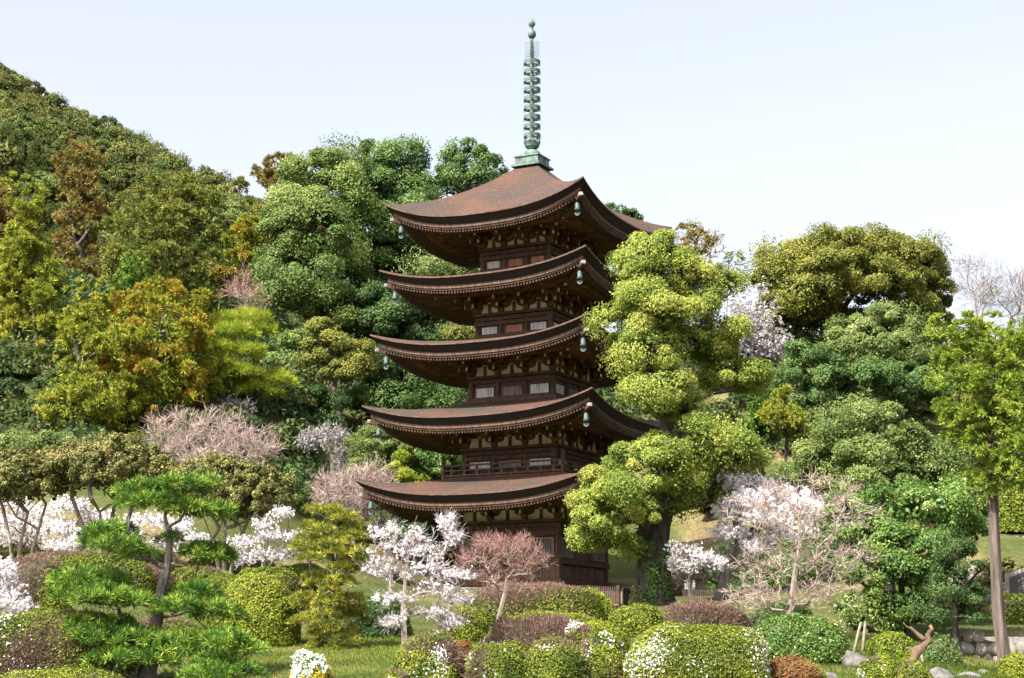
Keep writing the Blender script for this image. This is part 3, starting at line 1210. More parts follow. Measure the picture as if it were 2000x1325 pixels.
def pine(name, label, cat, bpx, Y, pads, trunk, mat, bark, tr=.2, tuft=.22, per=34, needle=.004, dens=1.0, group=None, limbs=3, w=.3):
    """a niwaki pine: flat pads of needle tufts on bent limbs. pads (px,py,dy,rx,rz)"""
    SEED[0] += 1
    rng = np.random.default_rng(SEED[0])
    b = base_at(bpx, Y)
    root = thing(name, label, cat, b, 0, group)
    lob = px_lobes(pads, Y)
    Qs, Vs, T = [], [], []
    for L in lob:
        r = L[3:]
        n = int(dens * 1.9 * r[0] * r[1] * pi / (tuft * .70) ** 2)
        a = rng.uniform(0, 2 * pi, n)
        q = np.sqrt(rng.uniform(0, 1, n))
        q *= 1 + .16 * np.sin(a * 3 + rng.uniform(0, 6)) * q
        zz = np.sqrt(np.maximum(0, 1 - np.minimum(q, 1) ** 2))
        layer = rng.uniform(0, 1, n) ** .6
        p = L[:3] + np.stack([np.cos(a) * q * r[0], np.sin(a) * q * r[1], (zz * layer * 1.7 - .5) * r[2]], 1)
        out = np.stack([np.cos(a) * q * .7, np.sin(a) * q * .7, np.full(n, .75)], 1)
        idx = np.repeat(np.arange(n), per)
        d = unit(unit(out)[idx] * .75 + rdirs(rng, len(idx)))
        cv = rng.uniform(0, 1, n)
        ts = tuft * rng.uniform(.7, 1.2, n)
        Qs.append(blade_quads(p[idx] + d * .02, d, ts[idx], needle, rng))
        Vs.append(np.clip(.72 * cv[idx] + .28 * rng.uniform(0, 1, len(idx)), 0, 1))
        m = max(limbs, int(r[0] * r[1] * 3))
        aa = rng.uniform(0, 2 * pi, m)
        qq = np.sqrt(rng.uniform(0, 1, m)) * .85
        T.append(L[:3] + np.stack([np.cos(aa) * qq * r[0], np.sin(aa) * qq * r[1], np.full(m, -.4 * r[2])], 1))
    Q, v = np.concatenate(Qs), np.concatenate(Vs)
    obj('crown', quads_mesh('crown', Q - b, v), mat, root)
    tp = [b] + [at(x, y, Y) for x, y in trunk]
    N, par = skeleton(tp, np.concatenate(T), w, .18, .06, rng)
    R, _ = radii(par, tr, .014)
    obj('trunk', quads_mesh('trunk', tubes(N, par, R, 8) - b), bark, root, True)
    return root


def rock(name, label, px, pyb, Y, rx, h, mat=None, group=None, seed=0, ry=.8):
    SEED[0] += 1
    rng = np.random.default_rng(SEED[0])
    m = mpp(Y)
    c = at(px, pyb, Y)
    g = ground(c[0], Y)
    bm = bmesh.new()
    bmesh.ops.create_icosphere(bm, subdivisions=4, radius=1)
    P = np.array([v.co for v in bm.verts])
    r = 1 + .16 * wav(P, 1.4, SEED[0]) + .07 * wav(P, 4, SEED[0] + 1)
    for _ in range(9):                               # a few flat faces
        k = unit(rng.normal(size=3))
        s = rng.uniform(.62, .9)
        dd = P @ k
        r = np.where(dd * r > s, s / np.maximum(dd, .01), r)
    top = at(px, pyb - h, Y)[2]
    H = max(top - g, .15)
    P = P * r[:, None] * np.array([rx * m, rx * m * ry, H * 1.12])
    for v, p in zip(bm.verts, P):
        v.co = p
    me = bpy.data.meshes.new(name)
    bm.to_mesh(me)
    bm.free()
    o = obj(name, me, mat or rock_m, None, True)
    o.location = (c[0], Y, g - .05)
    tag(o, label, 'rock', group)
    return o


# ------------------------------------------------------------------ plant colours (albedo)
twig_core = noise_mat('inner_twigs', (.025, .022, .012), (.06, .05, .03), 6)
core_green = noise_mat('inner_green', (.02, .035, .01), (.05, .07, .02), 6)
M_camphor = leaf_mat('camphor_leaf', [(0, (.055, .095, .018)), (.35, (.14, .19, .034)), (.7, (.255, .28, .058)), (1, (.38, .37, .095))], .3)
M_broad = leaf_mat('broadleaf_green', [(0, (.026, .058, .016)), (.5, (.07, .125, .033)), (.85, (.125, .185, .053)), (1, (.21, .25, .085))], .25, .42)
M_blue = leaf_mat('silvery_green', [(0, (.04, .07, .018)), (.5, (.11, .165, .04)), (1, (.24, .28, .09))], .25)
M_dark = leaf_mat('dark_evergreen', [(0, (.02, .042, .013)), (.6, (.052, .095, .027)), (1, (.11, .16, .045))], .2, .42)
M_olive = leaf_mat('olive_leaf', [(0, (.05, .065, .013)), (.5, (.14, .155, .03)), (.9, (.22, .21, .045)), (1, (.29, .20, .055))], .25)
M_cypress = leaf_mat('cypress_spray', [(0, (.05, .065, .014)), (.5, (.125, .145, .03)), (1, (.24, .23, .055))], .2, .6, .2)
M_cedar = leaf_mat('cedar_spray', [(0, (.075, .105, .014)), (.5, (.185, .215, .03)), (.8, (.28, .275, .04)), (1, (.32, .22, .045))], .2, .6, .2)
M_rust = leaf_mat('russet_cedar_spray', [(0, (.07, .065, .02)), (.4, (.145, .13, .035)), (.75, (.20, .145, .045)), (1, (.24, .13, .05))], .2, .6, .2)
M_orange = leaf_mat('orange_cedar_spray', [(0, (.07, .10, .012)), (.35, (.15, .19, .02)), (.55, (.22, .215, .028)), (.7, (.31, .19, .03)), (1, (.36, .15, .035))], .2, .6, .2)
M_brightcedar = leaf_mat('bright_cedar_spray', [(0, (.06, .10, .014)), (.5, (.155, .215, .028)), (.85, (.25, .295, .05)), (1, (.33, .27, .06))], .3, .6, .2)
M_lime = leaf_mat('lime_leaf', [(0, (.085, .125, .014)), (.5, (.21, .265, .025)), (1, (.37, .39, .05))], .35)
M_ficus = leaf_mat('glossy_leaf', [(0, (.03, .07, .015)), (.5, (.08, .15, .03)), (.8, (.17, .23, .05)), (1, (.36, .38, .15))], .25, .32, .5)
M_palegreen = leaf_mat('pale_leaf', [(0, (.045, .075, .02)), (.5, (.115, .16, .042)), (.85, (.21, .25, .085)), (1, (.36, .37, .19))], .3, .4)
M_camellia = leaf_mat('camellia_leaf', [(0, (.03, .042, .012)), (.4, (.085, .095, .024)), (.75, (.17, .16, .045)), (.945, (.30, .27, .12)), (.955, (.35, .03, .03)), (1, (.38, .05, .045))], .2, .33, .5)
M_pine = leaf_mat('pine_needle', [(0, (.014, .04, .010)), (.45, (.055, .12, .018)), (.72, (.14, .22, .03)), (1, (.29, .36, .06))], .12, .5, .25)
M_ypine = leaf_mat('yellow_pine_needle', [(0, (.04, .06, .012)), (.45, (.12, .14, .02)), (.75, (.23, .23, .03)), (1, (.40, .35, .05))], .12, .5, .25)
M_shrub = leaf_mat('azalea_leaf', [(0, (.032, .055, .008)), (.3, (.085, .115, .014)), (.55, (.18, .205, .022)), (.64, (.25, .25, .032)),
                                   (.67, (.09, .06, .045)), (.80, (.17, .115, .09)), (.895, (.25, .17, .125)), (.91, (.82, .84, .82)), (1, (.86, .87, .86))], .22, .5, .3)
M_redshrub = leaf_mat('red_azalea_leaf', [(0, (.05, .05, .012)), (.3, (.12, .075, .025)), (.6, (.18, .07, .035)), (.65, (.16, .17, .035)), (1, (.22, .13, .05))], .22)
M_yellowfl = leaf_mat('white_and_yellow_flower', [(0, (.10, .16, .03)), (.3, (.2, .25, .06)), (.34, (.80, .84, .78)), (.8, (.86, .88, .86)), (.82, (.80, .52, .02)), (1, (.85, .6, .05))], .25)
M_blossom = leaf_mat('cherry_petal', [(0, (.80, .68, .70)), (.25, (.89, .84, .86)), (.8, (.94, .92, .93)), (1, (.95, .94, .95))], .35, .6, .2)
M_whiteblossom = leaf_mat('white_petal', [(0, (.80, .74, .76)), (.4, (.90, .87, .89)), (1, (.95, .94, .95))], .35, .6, .2)
M_farblossom = leaf_mat('far_petal', [(0, (.20, .185, .18)), (.5, (.32, .30, .30)), (1, (.48, .46, .46))], .3, .6, .2)
twig_red = leaf_mat('reddish_twig', [(0, (.12, .07, .06)), (.6, (.25, .135, .115)), (1, (.33, .22, .19))], 0, .7, .2)
twig_pink = leaf_mat('pinkish_twig', [(0, (.15, .11, .10)), (.5, (.27, .20, .18)), (1, (.38, .31, .28))], 0, .7, .2)
twig_grey = leaf_mat('grey_twig', [(0, (.14, .125, .12)), (1, (.27, .25, .245))], 0, .7, .2)
M_hill = leaf_mat('hill_wood_leaf', [(0, (.034, .05, .014)), (.5, (.08, .095, .026)), (1, (.155, .15, .045))], .2, .6, .2, objvar=.32)
M_grass = leaf_mat('grass_blade', [(0, (.035, .065, .008)), (.6, (.085, .125, .014)), (1, (.17, .19, .035))], .3, .6, .2)
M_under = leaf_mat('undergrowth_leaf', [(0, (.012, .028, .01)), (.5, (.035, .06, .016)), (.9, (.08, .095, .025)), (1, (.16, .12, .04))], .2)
# ------------------------------------------------------------------ the far hill and its wood
crest = [(-500, -160, 300), (-200, 20, 300), (0, 158, 295), (70, 200, 290), (180, 268, 282), (330, 332, 270), (440, 412, 255), (560, 490, 235), (700, 560, 215)]
nU, nS = 60, 24
cp = np.array([at(*c) for c in crest])
uu = np.linspace(0, len(cp) - 1, nU)
cr = np.stack([np.interp(uu, np.arange(len(cp)), cp[:, i]) for i in range(3)], 1)
ft = cr.copy()
ft[:, 1] = 164
ft[:, 0] = cr[:, 0] * .62
ft[:, 2] = 30
rows = []
for s_ in np.linspace(0, 1, nS):
    r = cr * (1 - s_) + ft * s_
    r[:, 2] += -2.5 * sin(pi * s_) + 2.0 * np.sin(uu * 2.1 + s_ * 5) * sin(pi * s_)
    rows.append(r)
bk = cr.copy()
bk[:, 1] += 160
bk[:, 2] = -5
bk2 = ft.copy()
bk2[:, 1] -= 6
bk2[:, 2] = 5
HILL = np.stack([bk] + rows + [bk2])
o = obj('hill', grid_mesh('hill', HILL), noise_mat('hill_floor', (.02, .03, .012), (.06, .06, .025), .3), smooth=True)
o['kind'] = 'structure'

rng = np.random.default_rng(7)


def hill_proto(seed, kind):
    r = np.random.default_rng(seed)
    if kind == 0:       # round broadleaf crown
        lob = [[0, 0, .75, .95, .95, .62]]
        for k in range(6):
            a = k * 1.05 + r.uniform(-.3, .3)
            lob.append([.6 * cos(a), .6 * sin(a), r.uniform(.35, .7), r.uniform(.42, .6), r.uniform(.42, .6), r.uniform(.34, .45)])
        Q, v = crown_quads(lob, .115, .24, r, 'leaf', 2.0, .6, .7, -.7, .2, .55)
    else:               # pointed conifer
        lob = [[r.uniform(-.06, .06), r.uniform(-.06, .06), .1 + 1.6 * t, .72 * (1 - t) + .14, .72 * (1 - t) + .14, .34] for t in np.linspace(0, 1, 6)]
        Q, v = crown_quads(lob, .028, .24, r, 'tuft', 2.2, .5, .7, -.8, .2, .55)
    return quads_mesh('tree_crown', Q, v)


protos = [hill_proto(500 + i, 0) for i in range(4)] + [hill_proto(520 + i, 1) for i in range(3)]
for pmesh in protos:
    pmesh.materials.append(M_hill)
HG = 'trees of the far hillside wood'
HL = 'small far evergreen tree in the dense wood covering the hill'
HL2 = 'small far pointed conifer in the wood low on the hill'
cnt = 0
done = []
for i in range(4000):
    if cnt >= 250:
        break
    u = rng.uniform(0, 1)
    s_ = rng.uniform(0, 1) ** 1.3 * .8 if i > 300 else rng.uniform(0, .05)
    ui, si = u * (nU - 1), 1 + s_ * (nS - 1)
    a, b_ = int(ui), int(si)
    P = HILL[min(b_, nS), min(a, nU - 1)] * 1.0
    a2, b2 = min(a + 1, nU - 1), min(b_ + 1, nS)
    fu, fs = ui - a, si - b_
    P = (HILL[b_, a] * (1 - fu) + HILL[b_, a2] * fu) * (1 - fs) + (HILL[b2, a] * (1 - fu) + HILL[b2, a2] * fu) * fs
    d = P[1] * CP + P[2] * SP
    px = 1000 + FPX * P[0] / d
    if px < -70 or px > 560:
        continue
    con = s_ > .28 and rng.uniform() < .55
    r = rng.uniform(2.3, 3.7) * (1.0 if not con else .8)
    if any((P[0] - q[0]) ** 2 + (P[1] - q[1]) ** 2 + (P[2] - q[2]) ** 2 < (r * .95) ** 2 for q in done):
        continue
    done.append(P)
    o = bpy.data.objects.new('hill_conifer' if con else 'hill_tree', protos[4 + cnt % 3] if con else protos[cnt % 4])
    C.objects.link(o)
    o.location = (P[0], P[1], P[2] - .3 * r)
    o.scale = (r, r, r * rng.uniform(.95, 1.35))
    o.rotation_euler = (0, 0, rng.uniform(0, 6.28))
    tag(o, HL2 if con else HL, 'tree', HG + (' (conifers)' if con else ''))
    cnt += 1

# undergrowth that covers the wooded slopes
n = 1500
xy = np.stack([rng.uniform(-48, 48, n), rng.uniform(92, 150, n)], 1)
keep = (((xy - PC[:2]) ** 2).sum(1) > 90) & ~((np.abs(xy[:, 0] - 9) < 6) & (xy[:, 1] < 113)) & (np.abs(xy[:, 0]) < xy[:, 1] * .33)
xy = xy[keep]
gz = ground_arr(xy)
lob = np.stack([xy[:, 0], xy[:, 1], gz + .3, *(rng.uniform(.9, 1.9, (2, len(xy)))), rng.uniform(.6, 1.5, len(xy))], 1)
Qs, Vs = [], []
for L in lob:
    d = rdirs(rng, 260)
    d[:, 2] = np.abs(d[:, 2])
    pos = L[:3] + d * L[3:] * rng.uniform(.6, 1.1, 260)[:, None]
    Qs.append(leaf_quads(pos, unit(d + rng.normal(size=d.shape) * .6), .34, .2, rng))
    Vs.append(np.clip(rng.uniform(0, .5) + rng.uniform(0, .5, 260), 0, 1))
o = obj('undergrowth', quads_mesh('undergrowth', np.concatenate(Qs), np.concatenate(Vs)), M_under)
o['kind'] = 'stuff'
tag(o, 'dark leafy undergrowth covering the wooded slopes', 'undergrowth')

# grass on the near lawn
n = 90000
xy = np.stack([rng.uniform(-15, 18, n), rng.uniform(42, 62, n)], 1)
xy = xy[np.abs(xy[:, 0]) < xy[:, 1] * .31]
gz = ground_arr(xy)
d = unit(rng.normal(size=(len(xy), 3)) * .45 + np.array([0, 0, 1]))
v = np.clip(.45 + .35 * wav(np.c_[xy, gz * 0], .5, 3) + rng.uniform(-.3, .3, len(xy)), 0, 1)
o = obj('grass', quads_mesh('grass', blade_quads(np.c_[xy, gz - .01], d, .12, .022, rng), v), M_grass)
o['kind'] = 'stuff'
tag(o, 'short green grass growing on the garden slope', 'grass')


def cone(px, yt, yb, rt, rb, n, jit=.25, seed=0, dx=0, pw=1.0, flat=.5):
    r = random.Random(seed)
    out = []
    for i in range(n):
        t = i / (n - 1)
        R = (rt + (rb - rt) * t ** pw) * 1.25
        y = yt + (yb - yt) * t
        if R < 30:
            out.append((px + dx * t + r.uniform(-4, 4), y, 0, R, max(R * .8, (yb - yt) / n * .7)))
        else:
            for k in range(3):
                a = r.uniform(0, 6.28)
                out.append((px + dx * t + R * .52 * cos(a), y + r.uniform(-8, 8), R * .52 * sin(a) * .034, R * r.uniform(.52, .72), max(R * flat, (yb - yt) / n * .75)))
    return out


# ------------------------------------------------------------------ trees, far to near
BG = None
# left wood
tree('cedar_tree', 'slim russet brown cedar rising above the left wood', 'tree', 155, 128, cone(155, 315, 620, 20, 62, 9, seed=1), M_rust, bark_cedar, .3, 1, 24, 'tuft', 2.0)
tree('cedar_tree', 'tall yellow green cedar at the far left edge', 'tree', 45, 106, cone(48, 385, 850, 11, 92, 15, seed=2), M_cedar, bark_cedar, .35, 1, 26, 'tuft', 2.2)
tree('cedar_tree', 'dull brown cedar half cut off by the left edge', 'tree', -5, 132, cone(2, 385, 620, 18, 55, 7, seed=3), M_rust, bark_cedar, .3, 1, 24, 'tuft', 2.0)
tree('cypress_tree', 'broad olive cypress with open layered sprays', 'tree', 325, 124, [(325, 372, 0, 55, 28), (290, 400, 0, 60, 30), (375, 395, 0, 60, 32), (255, 450, 0, 60, 32), (330, 440, -2, 80, 36), (400, 450, 0, 55, 36), (245, 505, -1, 65, 34), (320, 510, -2, 90, 38), (395, 520, 0, 60, 40), (260, 560, -1, 70, 36), (350, 575, -1, 85, 42)], M_cypress, bark_dark, .3, 1, 21, 'tuft', 1.7)
tree('cypress_tree', 'small dark green cypress on the ridge below the hill', 'tree', 470, 150, cone(470, 370, 480, 14, 48, 5, seed=4), M_cypress, bark_dark, .2, 1, 18, 'tuft', 2)
tree('camphor_tree', 'pale grey green rounded tree beside the olive cypress', 'tree', 435, 138, [(430, 410, 0, 38, 34), (462, 430, 0, 36, 34), (425, 455, -1, 44, 40), (460, 480, 0, 44, 45)], M_palegreen, bark_dark, .25, .9, 16)
tree('cedar_tree', 'rounded orange brown cedar with a domed top', 'tree', 475, 122, [(478, 440, 0, 36, 26), (462, 470, 0, 40, 30), (492, 480, 0, 38, 36), (470, 520, 0, 48, 40)], M_orange, bark_cedar, .25, 1, 18, 'tuft', 2.4)
tree('cedar_tree', 'dark russet cedar on the skyline beside the big evergreen', 'tree', 540, 142, cone(548, 322, 480, 18, 62, 7, seed=5) + [(515, 345, 0, 22, 26), (570, 340, 0, 28, 26)], M_rust, bark_dark, .3, 1, 20, 'tuft', 2.0)
tree('cedar_tree', 'wide dense orange and yellow cedar on the left', 'tree', 330, 98, [(330, 585, 0, 62, 38), (270, 605, 0, 58, 40), (385, 610, 1, 42, 50), (320, 650, -2, 85, 55), (385, 690, 0, 48, 70), (250, 680, -2, 70, 60), (310, 735, -2.5, 90, 60), (380, 770, 0, 48, 60), (320, 795, -2, 75, 45)], M_orange, bark_cedar, .4, 1, 22, 'tuft', 2.4, low=-.8)
tree('cedar_tree', 'rounded yellow green cedar left of the orange one', 'tree', 180, 97, [(185, 615, 0, 50, 38), (160, 660, 0, 55, 48), (215, 680, -2, 60, 58), (160, 730, -1, 60, 52), (200, 780, -2.5, 70, 55), (140, 800, -2, 60, 48), (240, 820, -1, 60, 45)], M_cedar, bark_cedar, .35, 1, 22, 'tuft', 2.4, low=-.8)
tree('young_fir', 'small blue green fir between the two yellow cedars', 'tree', 110, 110, cone(112, 545, 680, 12, 48, 6, seed=6), M_blue, bark_dark, .15, .8, 18, 'tuft', 2)
tree('young_fir', 'small bright green fir peeking above the orange cedar', 'tree', 262, 108, cone(262, 515, 610, 14, 50, 5, seed=8), M_pine, bark_dark, .15, .8, 18, 'tuft', 1.6)
# big evergreens behind the pagoda
tree('evergreen_oak', 'huge round evergreen with blue green foliage left of the pagoda', 'tree', 640, 122, [(640, 312, 0, 52, 34), (600, 345, 0, 60, 40), (670, 360, 0, 60, 44), (570, 400, -1, 60, 48), (640, 410, -2, 75, 50), (560, 465, -2, 70, 52), (625, 480, -3, 75, 55), (545, 530, -3, 60, 50), (600, 555, -3.5, 78, 56), (560, 590, -3, 60, 42), (650, 590, -3, 62, 50)], M_blue, bark_dark, .6, 1, 26, cover=2.2)
tree('evergreen_oak', 'tall green evergreen with the highest crown behind the roofs', 'tree', 770, 126, [(745, 295, 0, 48, 32), (790, 318, 0, 60, 42), (725, 335, 0, 52, 40), (830, 365, 1, 58, 44), (750, 380, -1, 80, 52), (700, 420, -1, 60, 50), (800, 430, -1, 85, 52), (730, 470, -2, 80, 46), (690, 525, -2, 62, 44), (790, 515, -1, 75, 48)], M_broad, bark_dark, .6, 1, 27, cover=2.2)
tree('evergreen_oak', 'round evergreen showing sky through its crown beside the top roof', 'tree', 905, 150, [(915, 300, 0, 48, 28), (880, 325, 0, 40, 30), (945, 325, 0, 40, 30), (910, 350, -1, 60, 32), (880, 375, 0, 40, 30), (945, 365, 0, 45, 34)], M_broad, bark_dark, .4, 1.05, 17, cover=1.6, inner=.05, limbs=9)
tree('evergreen_oak', 'deep green evergreen in shade between the two upper roof corners', 'tree', 840, 134, [(800, 470, 0, 66, 46), (860, 480, 0, 66, 46), (820, 540, 0, 80, 50), (890, 560, 0, 60, 46), (770, 560, 0, 60, 46), (740, 540, 0, 50, 44), (690, 560, 0, 60, 50), (700, 500, 0, 60, 50)], M_dark, bark_dark, .5, 1, 24, cover=2.2)
tree('evergreen_oak', 'dark evergreen low behind the fourth roof', 'tree', 760, 120, [(720, 590, 0, 60, 44), (790, 580, 0, 60, 40), (850, 600, 1, 60, 40), (690, 640, 0, 55, 40), (760, 640, -1, 70, 44), (830, 650, 0, 60, 44), (880, 640, 1, 50, 36)], M_dark, bark_dark, .5, 1, 24, cover=2.2)
tree('camphor_tree', 'light olive tree tucked beneath the left of the top roof', 'tree', 880, 112, [(880, 520, 0, 50, 26), (920, 535, 0, 40, 22), (850, 535, 0, 30, 18)], M_palegreen, bark_dark, .3, .9, 16)
tree('camphor_tree', 'small light olive tree tucked beneath the fourth roof', 'tree', 905, 110, [(905, 655, 0, 32, 22), (920, 672, 0, 24, 18)], M_olive, bark_dark, .25, .9, 14)
tree('camphor_tree', 'small light olive tree tucked beneath the third roof', 'tree', 908, 108, [(906, 762, 0, 20, 28), (918, 740, 0, 14, 18)], M_palegreen, bark_dark, .2, .9, 13)
tree('evergreen_oak', 'silvery grey green tree behind the lime coloured pine', 'tree', 575, 110, [(575, 670, 0, 40, 28), (560, 705, 0, 36, 28), (595, 715, 0, 40, 34)], M_blue, bark_dark, .25, .9, 16)
tree('evergreen_oak', 'two toned ochre and green tree with a bare grey trunk', 'tree', 668, 106, [(640, 670, 0, 40, 30), (620, 700, 0, 34, 28), (695, 690, 0, 38, 32), (660, 730, -.5, 40, 30), (710, 715, 0, 34, 26), (630, 640, 0, 34, 26)], M_olive, bark_grey, .25, .9, 15, trunk=[(660, 790), (650, 740), (640, 690)])
tree('evergreen_oak', 'dark glossy tree below the third roof corner', 'tree', 800, 108, [(760, 720, 0, 50, 36), (820, 735, 0, 55, 38), (780, 780, -.5, 60, 36), (850, 790, 0, 55, 36), (740, 770, 0, 42, 36), (700, 790, 0, 40, 30)], M_broad, bark_dark, .3, .95, 19)
tree('evergreen_oak', 'dark green bushy tree above the weeping cherries', 'tree', 600, 106, [(590, 775, 0, 50, 34), (640, 790, 0, 45, 34), (560, 800, 0, 40, 30), (610, 830, -.5, 50, 30)], M_dark, bark_dark, .25, .9, 18)
pine('lime_pine', 'bright lime green layered pine left of the dark evergreens', 'tree', 490, 100, [(440, 628, 0, 34, 12), (490, 622, 0, 36, 12), (455, 650, -1, 44, 14), (515, 645, 0, 24, 10), (430, 680, -1, 36, 15), (480, 690, -1, 40, 14), (430, 715, -1, 40, 16), (540, 745, 0, 34, 12), (475, 730, -1, 36, 13), (500, 765, 0, 44, 14), (440, 755, 0, 40, 16)], [(500, 750), (495, 700), (480, 640)], M_lime, bark_dark, .16, .5, 30, .03, 1.1)
bare('bare_tree', 'leafless grey tree in the dark gap beside the big evergreen', 'tree', 470, 112, [(465, 565, 0, 40, 40), (495, 595, 0, 34, 34)], bark_cherry, twig_red, [(490, 640), (475, 600)], .08, 26, 4, .9, .006, w=.5)

# right of the pagoda, behind
tree('evergreen_oak', 'dark evergreen peeking out right of the top roof', 'tree', 1215, 140, [(1195, 415, 0, 26, 20), (1225, 430, 0, 30, 22), (1200, 470, 0, 40, 34), (1230, 480, 0, 40, 40)], M_dark, bark_dark, .3, .95, 14, cover=1.6)
tree('deciduous_tree', 'brownish thin tree on the skyline behind the top roof', 'tree', 1262, 145, [(1258, 450, 0, 26, 14), (1240, 440, 0, 14, 12), (1280, 470, 0, 34, 24)], M_rust, bark_dark, .2, .8, 10, cover=1.0)
tree('deciduous_tree', 'sparse rust coloured tree behind the camphor top', 'tree', 1362, 138, [(1345, 455, 0, 30, 20), (1375, 470, 0, 32, 22), (1355, 490, 0, 34, 26)], M_rust, bark_grey, .2, .8, 10, cover=.8, inner=.05, limbs=14)
bare('bare_tree', 'thin leafless tree on the skyline beside the rust tree', 'tree', 1395, 142, [(1395, 480, 0, 36, 36)], bark_maple, twig_grey, [(1392, 540)], .1, 60, 3, 1.3, .014)


def bamboo(px, pyt, Y, label):
    SEED[0] += 1
    r = np.random.default_rng(SEED[0])
    b = base_at(px, Y)
    root = thing('bamboo', label, 'bamboo', b, 0, 'bamboo plumes on the skyline')
    top = at(px + 12, pyt, Y)
    mid = at(px - 3, pyt + 60, Y)
    pts = [b, mid * .5 + b * .5, mid, mid * .45 + top * .55 + np.array([-.3, 0, .5]), top]
    mb = MB()
    mb.tube([p - b for p in pts], [.07, .06, .045, .025, .01], 6)
    mb.build('cane', [bamboo_pole], root)
    Q = []
    for t in np.linspace(0, 1, 26):
        p = pts[2] * (1 - t) + top * t
        for sd in (-1, 1):
            d = unit(np.array([sd * .9, r.uniform(-.5, .5), -.15 + .3 * t]))
            base = p[None] + d[None] * np.linspace(0, 1.6 * (1.1 - t * .8), 9)[:, None]
            base[:, 2] -= np.linspace(0, .5, 9) ** 2
            dd = unit(np.tile(d, (9, 1)) + r.normal(size=(9, 3)) * .4 + np.array([0, 0, -.4]))
            Q.append(blade_quads(base, dd, .42, .10, r))
    Q = np.concatenate(Q)
    obj('foliage', quads_mesh('foliage', Q - b, r.uniform(0, 1, len(Q))), M_palegreen, root)


bamboo(1488, 478, 140, 'feathery bamboo plume left of the big domed tree')
bamboo(1425, 490, 138, 'feathery bamboo plume just right of the camphor top')
tree('domed_tree', 'very large dome shaped olive green tree on the right skyline', 'tree', 1650, 128, [(1660, 488, 0, 110, 32), (1590, 505, 0, 98, 40), (1730, 505, 0, 98, 40), (1540, 545, 0, 81, 50), (1640, 530, -2, 110, 45), (1770, 545, 0, 81, 50), (1520, 600, 0, 56, 52), (1580, 580, -2.5, 73, 45), (1800, 590, 0, 66, 52), (1530, 640, 0, 56, 45), (1720, 560, -2, 81, 38), (1810, 630, 0, 49, 38), (1770, 600, -1, 61, 38), (1600, 625, 1.5, 73, 45), (1680, 640, 2, 81, 45), (1750, 655, 2, 73, 42), (1560, 600, 2, 73, 50), (1820, 660, 1, 54, 38)], M_olive, bark_dark, .55, 1, 17, cover=2.2, limbs=9, trunk=[(1640, 680), (1648, 600)], first=.2, low=-.4)
tree('deciduous_tree', 'orange tinted top of a tree right of the domed tree', 'tree', 1835, 132, [(1818, 505, 0, 24, 18), (1838, 530, 0, 24, 22), (1845, 560, 0, 20, 20)], M_rust, bark_dark, .2, .85, 11, cover=1.4)
bare('bare_tree', 'tall leafless tree on the right skyline', 'tree', 1905, 150, [(1900, 545, 0, 46, 50), (1925, 590, 0, 40, 40)], bark_maple, twig_grey, [(1908, 620), (1904, 580)], .12, 24, 8, 1.7, .008, first=.5, w=.5)
bare('bare_tree', 'leafless tree cut by the right edge of the skyline', 'tree', 1975, 152, [(1975, 570, 0, 42, 40), (1990, 600, 0, 30, 30)], bark_maple, twig_grey, [(1975, 620)], .12, 24, 8, 1.7, .008, first=.5, w=.5)
tree('evergreen_oak', 'rounded pale topped evergreen below the domed tree', 'tree', 1725, 112, [(1725, 632, 0, 70, 32), (1670, 655, 0, 60, 34), (1790, 665, 0, 60, 38), (1640, 690, -1, 60, 36), (1720, 685, -2, 75, 40), (1815, 710, 0, 48, 42)], M_palegreen, bark_dark, .35, .9, 17, limbs=8)
tree('evergreen_oak', 'mid green leafy tree with open stems under the domed tree', 'tree', 1640, 108, [(1575, 690, 0, 45, 32), (1560, 735, 0, 50, 40), (1620, 740, -.5, 52, 44), (1700, 740, 0, 60, 40), (1770, 745, 0, 55, 44), (1820, 770, 0, 48, 40), (1590, 780, 0, 48, 32), (1680, 790, 0, 50, 28)], M_broad, bark_dark, .3, .95, 17, limbs=8)
tree('evergreen_oak', 'dull green shrubby tree at the far right behind the cedar', 'tree', 1985, 98, [(1985, 700, 0, 60, 60), (1900, 720, 0, 50, 50), (1960, 800, 0, 60, 60), (1880, 800, 0, 40, 40)], M_olive, bark_dark, .3, .95, 18)
cherry('cherry_tree', 'greyish distant cherry tree between camphor and domed tree', 'cherry tree', 1470, 122, [(1470, 620, 0, 50, 60), (1430, 660, 0, 60, 50), (1500, 670, 0, 50, 36)], [(1470, 730), (1468, 690)], M_farblossom, .2, 50, 5, .16, 6, spread=.35)
tree('young_fir', 'small yellow tipped conifer on the bare slope right of the camphor', 'tree', 1530, 98, cone(1530, 765, 855, 14, 46, 5, seed=11), M_cedar, bark_dark, .12, .9, 16, 'tuft', 1.8)
tree('young_fir', 'small plain green conifer on the bare slope', 'tree', 1490, 101, cone(1492, 770, 850, 12, 40, 5, seed=12), M_pine, bark_dark, .12, .9, 16, 'tuft', 1.5)
clipped('bush', 'olive bush spilling over the stone wall at right edge', 'bush', 1955, 1052, 82, 85, 100, M_shrub, vfun=lambda q, r: r.uniform(.1, .55, len(q)), noise=.12, leaf=1.2)
clipped('bush', 'dark olive bush on the bank behind the large cherry', 'bush', 1465, 1135, 90, 75, 85, M_broad, noise=.14, leaf=1.3, vfun=lambda q, r: r.uniform(0, .75, len(q)))
clipped('bush', 'wide green bush on the bank behind the bare maple', 'bush', 1590, 1120, 88, 95, 120, M_ficus, noise=.14, leaf=1.3, vfun=lambda q, r: r.uniform(0, .7, len(q)))
clipped('bush', 'low olive bush on the bare slope right of the camphor', 'bush', 1420, 890, 108, 60, 50, M_olive, noise=.14, leaf=1.3, vfun=lambda q, r: r.uniform(0, .8, len(q)))
